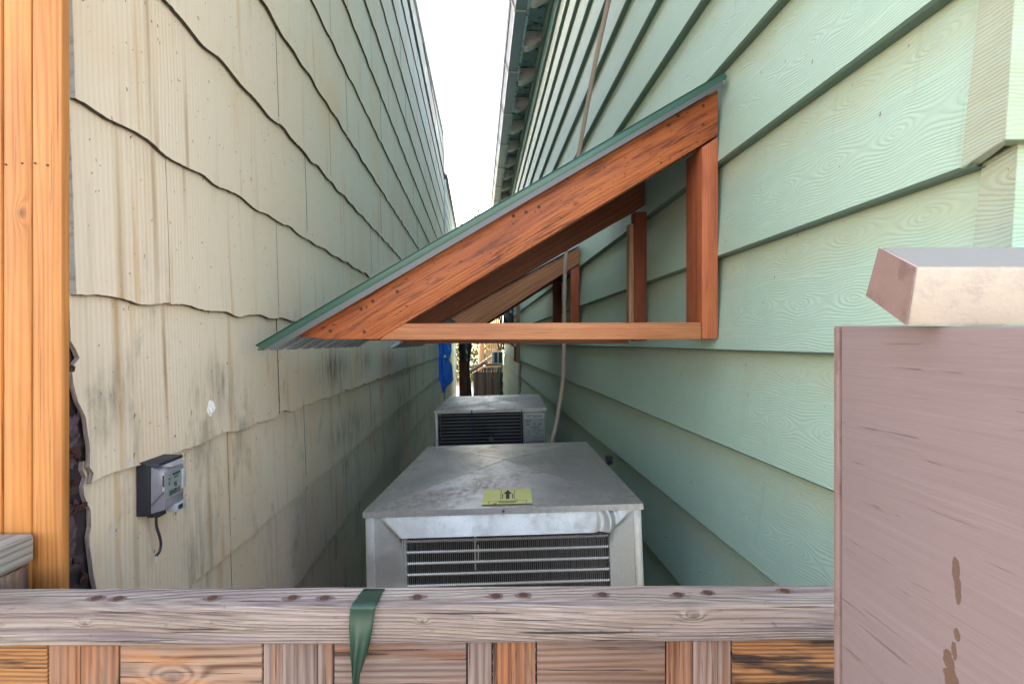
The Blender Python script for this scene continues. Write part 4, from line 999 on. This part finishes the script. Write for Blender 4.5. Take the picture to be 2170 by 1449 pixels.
# ------------------------------------------------------------------ FAR END
def cloth(name, mat, outline_px, X0, amp, freq, seed, label, cat, thick=.003, ny=36, nx=18):
    """outline_px rows: (y, xl, xr) on plane Y = X0"""
    def fn(u, v):
        t = v*(len(outline_px)-1); i = min(int(t), len(outline_px)-2); k = t-i
        a = outline_px[i]; b = outline_px[i+1]
        y = a[0]+(b[0]-a[0])*k; l = a[1]+(b[1]-a[1])*k; r_ = a[2]+(b[2]-a[2])*k
        p = at(l+(r_-l)*u, y, Y=X0); p.y += amp*math.sin(u*freq+2*mn.noise(Vector((u*2, v*5, seed))))+amp*.9*mn.noise(Vector((u*4, v*7, seed+3)))
        return p
    return tag(MB().grid(fn, nx, ny).build(name, mat, smooth=True, recalc=False, solid=thick), label, cat)
tp = cloth('tarp', M_btarp, [(640, 929, 956), (727, 929, 956), (745, 930, 957), (763, 929, 951), (775, 930, 958), (805, 930, 960), (812, 934, 955), (822, 936, 944), (832, 938, 942)], 6.75, .03, 9, 2, 'crumpled blue tarp hanging at the end of the cream shingle wall', 'tarp')
pg_ = at(943, 755, Y=6.68)
MB().tube([pg_, pg_+Vector((0, .02, 0))], .016, 12).build('eyelet', M_ac, tp)
cloth('plastic_sheet', M_dtarp, [(640, 971, 990), (727, 971, 990), (745, 972, 991), (760, 975, 992), (765, 982, 990)], 9.6, .05, 8, 5, 'torn black plastic sheet draped over the red-brown post', 'plastic sheet')
YP = 10.0
o = MB(); a = at(973, 727, Y=YP); b = at(988, 727, Y=YP)
tag(MB().box((a.x, YP, GZ), (b.x, YP+.12, .4)).build('wooden_post', M_rustpost, axes=((0, 0, 1), (1, 0, 0)), bevel=.01), 'red-brown timber post under the black plastic at the far end', 'post')
mb = MB(); a = at(986, 727, Y=10.4); b = at(997, 727, Y=10.4)
trk = [Vector(((a.x+b.x)/2+.02*math.sin(z*3), 10.5, z)) for z in [GZ+.2*i for i in range(12)]]
tag(mb.tube(trk, [.07+.015*math.sin(i*1.3) for i in range(12)], 10).build('dead_tree', plain('dark bark', (.045, .035, .035), .9, 0, .4, 14, 1.0), smooth=True), 'dark rough bare tree trunk beside the red-brown post', 'tree')
# small shed
def shed():
    Y = 11.9; P = lambda x, y: at(x, y, Y=Y)
    t = thing('wooden_shed', 'little weathered board shed with sloping roof at the end of the passage', 'shed', (P(1030, 800).x, Y, GZ))
    edges = [1003, 1008, 1014, 1020, 1025, 1031, 1036, 1042, 1047, 1052, 1057, 1062]
    for i, (a, b) in enumerate(zip(edges, edges[1:])):
        za = P(a, 789-(a-1000)*.42 if a < 1031 else 777).z
        MB().box((P(a+.3, 0).x, Y+.004*(i % 2), GZ), (P(b-.3, 0).x, Y+.03, za)).build('wall_board', M_dkwood2 if i % 3 != 1 else M_dkwood, t, ((0, 0, 1), (1, 0, 0)), seed=200+i)
    MB().box((P(1003, 0).x, Y+.035, GZ), (P(1064, 0).x, Y+.6, P(0, 792).z)).build('shed_body', M_dkwood, t, ((0, 0, 1), (1, 0, 0)), seed=220)
    a, b = P(995, 789), P(1047, 754)
    sl = (b-a); up = Vector((-sl.z, 0, sl.x)).normalized()
    MB().prism([a, b, b+up*.045, a+up*.045], (0, -.14, 0)).build('roof', plain('pale roof boards', (.42, .36, .36), .7, 0, .3, 9), t)
    MB().prism([a-up*.035+sl*.02, a-up*.004+sl*.02, b-up*.004-sl*.3, b-up*.035-sl*.3], (0, -.05, 0)).build('fascia', M_dkwood, t)
    MB().box((P(1028, 0).x, Y-.05, P(0, 778).z), (P(1066, 0).x, Y-.005, P(0, 773).z)).build('lintel', M_dkwood, t, ((1, 0, 0), (0, 0, 1)), seed=224)
    c, d = P(1034, 779), P(1068, 838); s2 = (d-c).normalized(); w2 = Vector((s2.z, 0, -s2.x))*.022
    MB().prism([c-w2, c+w2, d+w2, d-w2], (0, -.03, 0)).build('brace', M_dkwood2, t)
    MB().box((P(1062, 0).x, Y-.045, GZ), (P(1066, 0).x, Y-.005, P(0, 778).z)).build('post', M_dkwood, t, ((0, 0, 1), (1, 0, 0)), seed=225)
    MB().box((P(1056.5, 0).x, Y-.012, GZ), (P(1059.5, 0).x, Y-.004, P(0, 779).z)).build('teal_strip', plain('teal strip', (.12, .33, .34), .5), t)
shed()
def winac():
    Y = 11.0; P = lambda x, y: at(x, y, Y=Y); a, b = P(1043, 773), P(1066, 745)
    t = thing('air_conditioner', 'small white window air conditioner standing above the shed', 'air conditioner', (a.x, Y, a.z))
    MB().box((a.x, Y, a.z), (b.x, Y+.28, b.z)).build('case', M_ac, t, bevel=.006)
    for (l, r_) in ((1047.5, 1054), (1057, 1064)):
        g = MB().box((P(l, 0).x, Y-.006, P(0, 771).z), (P(r_, 0).x, Y-.001, P(0, 747.5).z)).build('grille', M_dkglass, t)
    MB().box((a.x-.0, Y+.02, P(0, 776).z), (b.x, Y+.9, a.z-.001)).build('bracket', M_dkwood, t)
winac()
# meter box and wires on the far right wall
def mbox():
    Y = 8.3; P = lambda x, y: at(x, y, Y=Y); a, b = P(1071, 684), P(1096, 640)
    t = thing('meter_box', 'dark electrical box with loose wires on the far green wall', 'electrical box', (b.x, Y, a.z))
    MB().box((a.x, Y, a.z-.05), (XR-.01, Y+.35, b.z)).build('case', plain('blue black enamel', (.03, .045, .065), .4), t, bevel=.01)
    MB().tube([P(1084, 662)-Vector((0, .03, 0)), P(1084, 662)], .06, 14).build('glass_dome', plain('dark glass', (.05, .07, .09), .15), t, bevel=.004)
    for i, (x0, x1) in enumerate(((1066, 1069), (1070, 1066), (1062, 1064), (1060, 1055))):
        MB().tube(smooth_path([P(x0, 600), P(x1, 650), P(x0+1, 690), P(x1, 720), P(x0-2, 742)]), .012, 6).build('wire', M_blackwire, t)
mbox()
# bracket post on right wall
def rpost():
    Y = at(1098, 740, X=XW-.03).y; P = lambda x, y: at(x, y, Y=Y)
    t = thing('wall_bracket', 'grey timber upright with diagonal brace fixed to the far green wall', 'bracket', (XW, Y, P(0, 765).z))
    MB().box((P(1094, 0).x, Y, P(0, 771).z), (P(1102, 0).x, Y+.05, P(0, 640).z)).build('upright', M_lath, t, ((0, 0, 1), (1, 0, 0)), seed=230)
    c, d = P(1079, 726), P(1094, 740); w2 = Vector((0, 0, .03))
    MB().prism([c, d, d+w2, c+w2], (0, .04, 0)).build('brace', M_dkwood, t)
    MB().box((XR-.027, Y-.02, GZ+.1), (XR-.018, Y+.30, P(0, 768).z)).build('peeling_strip', plain('peeling black paint', (.30, .27, .26), .8, 0, .2, 14, .5, (.015, .015, .02), .95), t)
    MB().box((P(1090, 0).x, Y+.0, P(0, 768).z), (P(1093.5, 0).x, Y+.06, P(0, 735).z)).build('rusty_strip', M_rustpost, t)
rpost()
# slatted fence, tree and greenery beyond
def fslats():
    Y = 13.2; P = lambda x, y: at(x, y, Y=Y)
    t = thing('slatted_fence', 'sunlit pale timber slat fence beyond the shed', 'fence', (P(1050, 0).x, Y, GZ))
    x = 1030; i = 0
    while x < 1100:
        w_ = random.uniform(2.4, 4.2); MB().box((P(x, 0).x, Y+random.uniform(0, .03), GZ), (P(x+w_, 0).x, Y+.05, random.uniform(.95, 1.15))).build('slat', M_lath, t, ((0, 0, 1), (1, 0, 0)), seed=240+i); x += w_+random.uniform(.3, 1.0); i += 1
    MB().box((P(1030, 0).x, Y+.055, .6), (P(1100, 0).x, Y+.09, .68)).build('rail', M_lath, t, seed=238)
fslats()
def tree():
    Y = 14.6; P = lambda x, y: at(x, y, Y=Y)
    t = thing('tree', 'sunlit tree with reddish trunk beyond the end of the passage', 'tree', (P(1021, 0).x, Y, GZ))
    c = P(1021, 0).x; pth = [Vector((c+.03*math.sin(z*2), Y, z)) for z in [GZ+.25*i for i in range(15)]]
    MB().tube(pth, [.085-.003*i+.012*math.sin(i*2.1) for i in range(15)], 12).build('trunk', M_bark, t, smooth=True)
    mb = MB(); rr = random.Random(12)
    for (cx, cy, cz, r_, n) in ((c, Y+.5, 2.6, 1.5, 2600), (c-.8, Y+1.4, 1.2, 1.0, 1400), (c+1.0, Y+1.2, 1.9, 1.0, 1200)):
        for _ in range(n):
            d = Vector((rr.gauss(0, 1), rr.gauss(0, 1), rr.gauss(0, 1))).normalized()*r_*rr.random()**.45
            p = Vector((cx, cy, cz))+d; s_ = rr.uniform(.03, .07); a = Vector((rr.gauss(0, 1), rr.gauss(0, 1), rr.gauss(0, 1))).normalized(); b = a.orthogonal().normalized()
            mb.add([p-a*s_, p-b*s_*.45, p+a*s_, p+b*s_*.45], [(0, 1, 2, 3)])
    mb.build('crown', M_leaf, t, recalc=False)
tree()
mb = MB(); rr = random.Random(21)
for _ in range(16000):
    p = Vector((rr.uniform(-3.5, 3.5), 16.2+rr.uniform(0, 1.6), 0)); hm = .5+.9*mn.noise(Vector((p.x*.7, p.y*.5, 0)))
    p.z = GZ+(hm-GZ+.2)*rr.random()
    s_ = rr.uniform(.03, .075); a = Vector((rr.gauss(0, 1), rr.gauss(0, 1), rr.gauss(0, 1))).normalized(); b = a.orthogonal().normalized()
    mb.add([p-a*s_, p-b*s_*.5, p+a*s_, p+b*s_*.5], [(0, 1, 2, 3)])
tag(mb.build('shrubbery', M_leaf, recalc=False), 'mass of sunlit yellow-green shrubs filling the garden beyond', 'shrubs', kind='stuff')
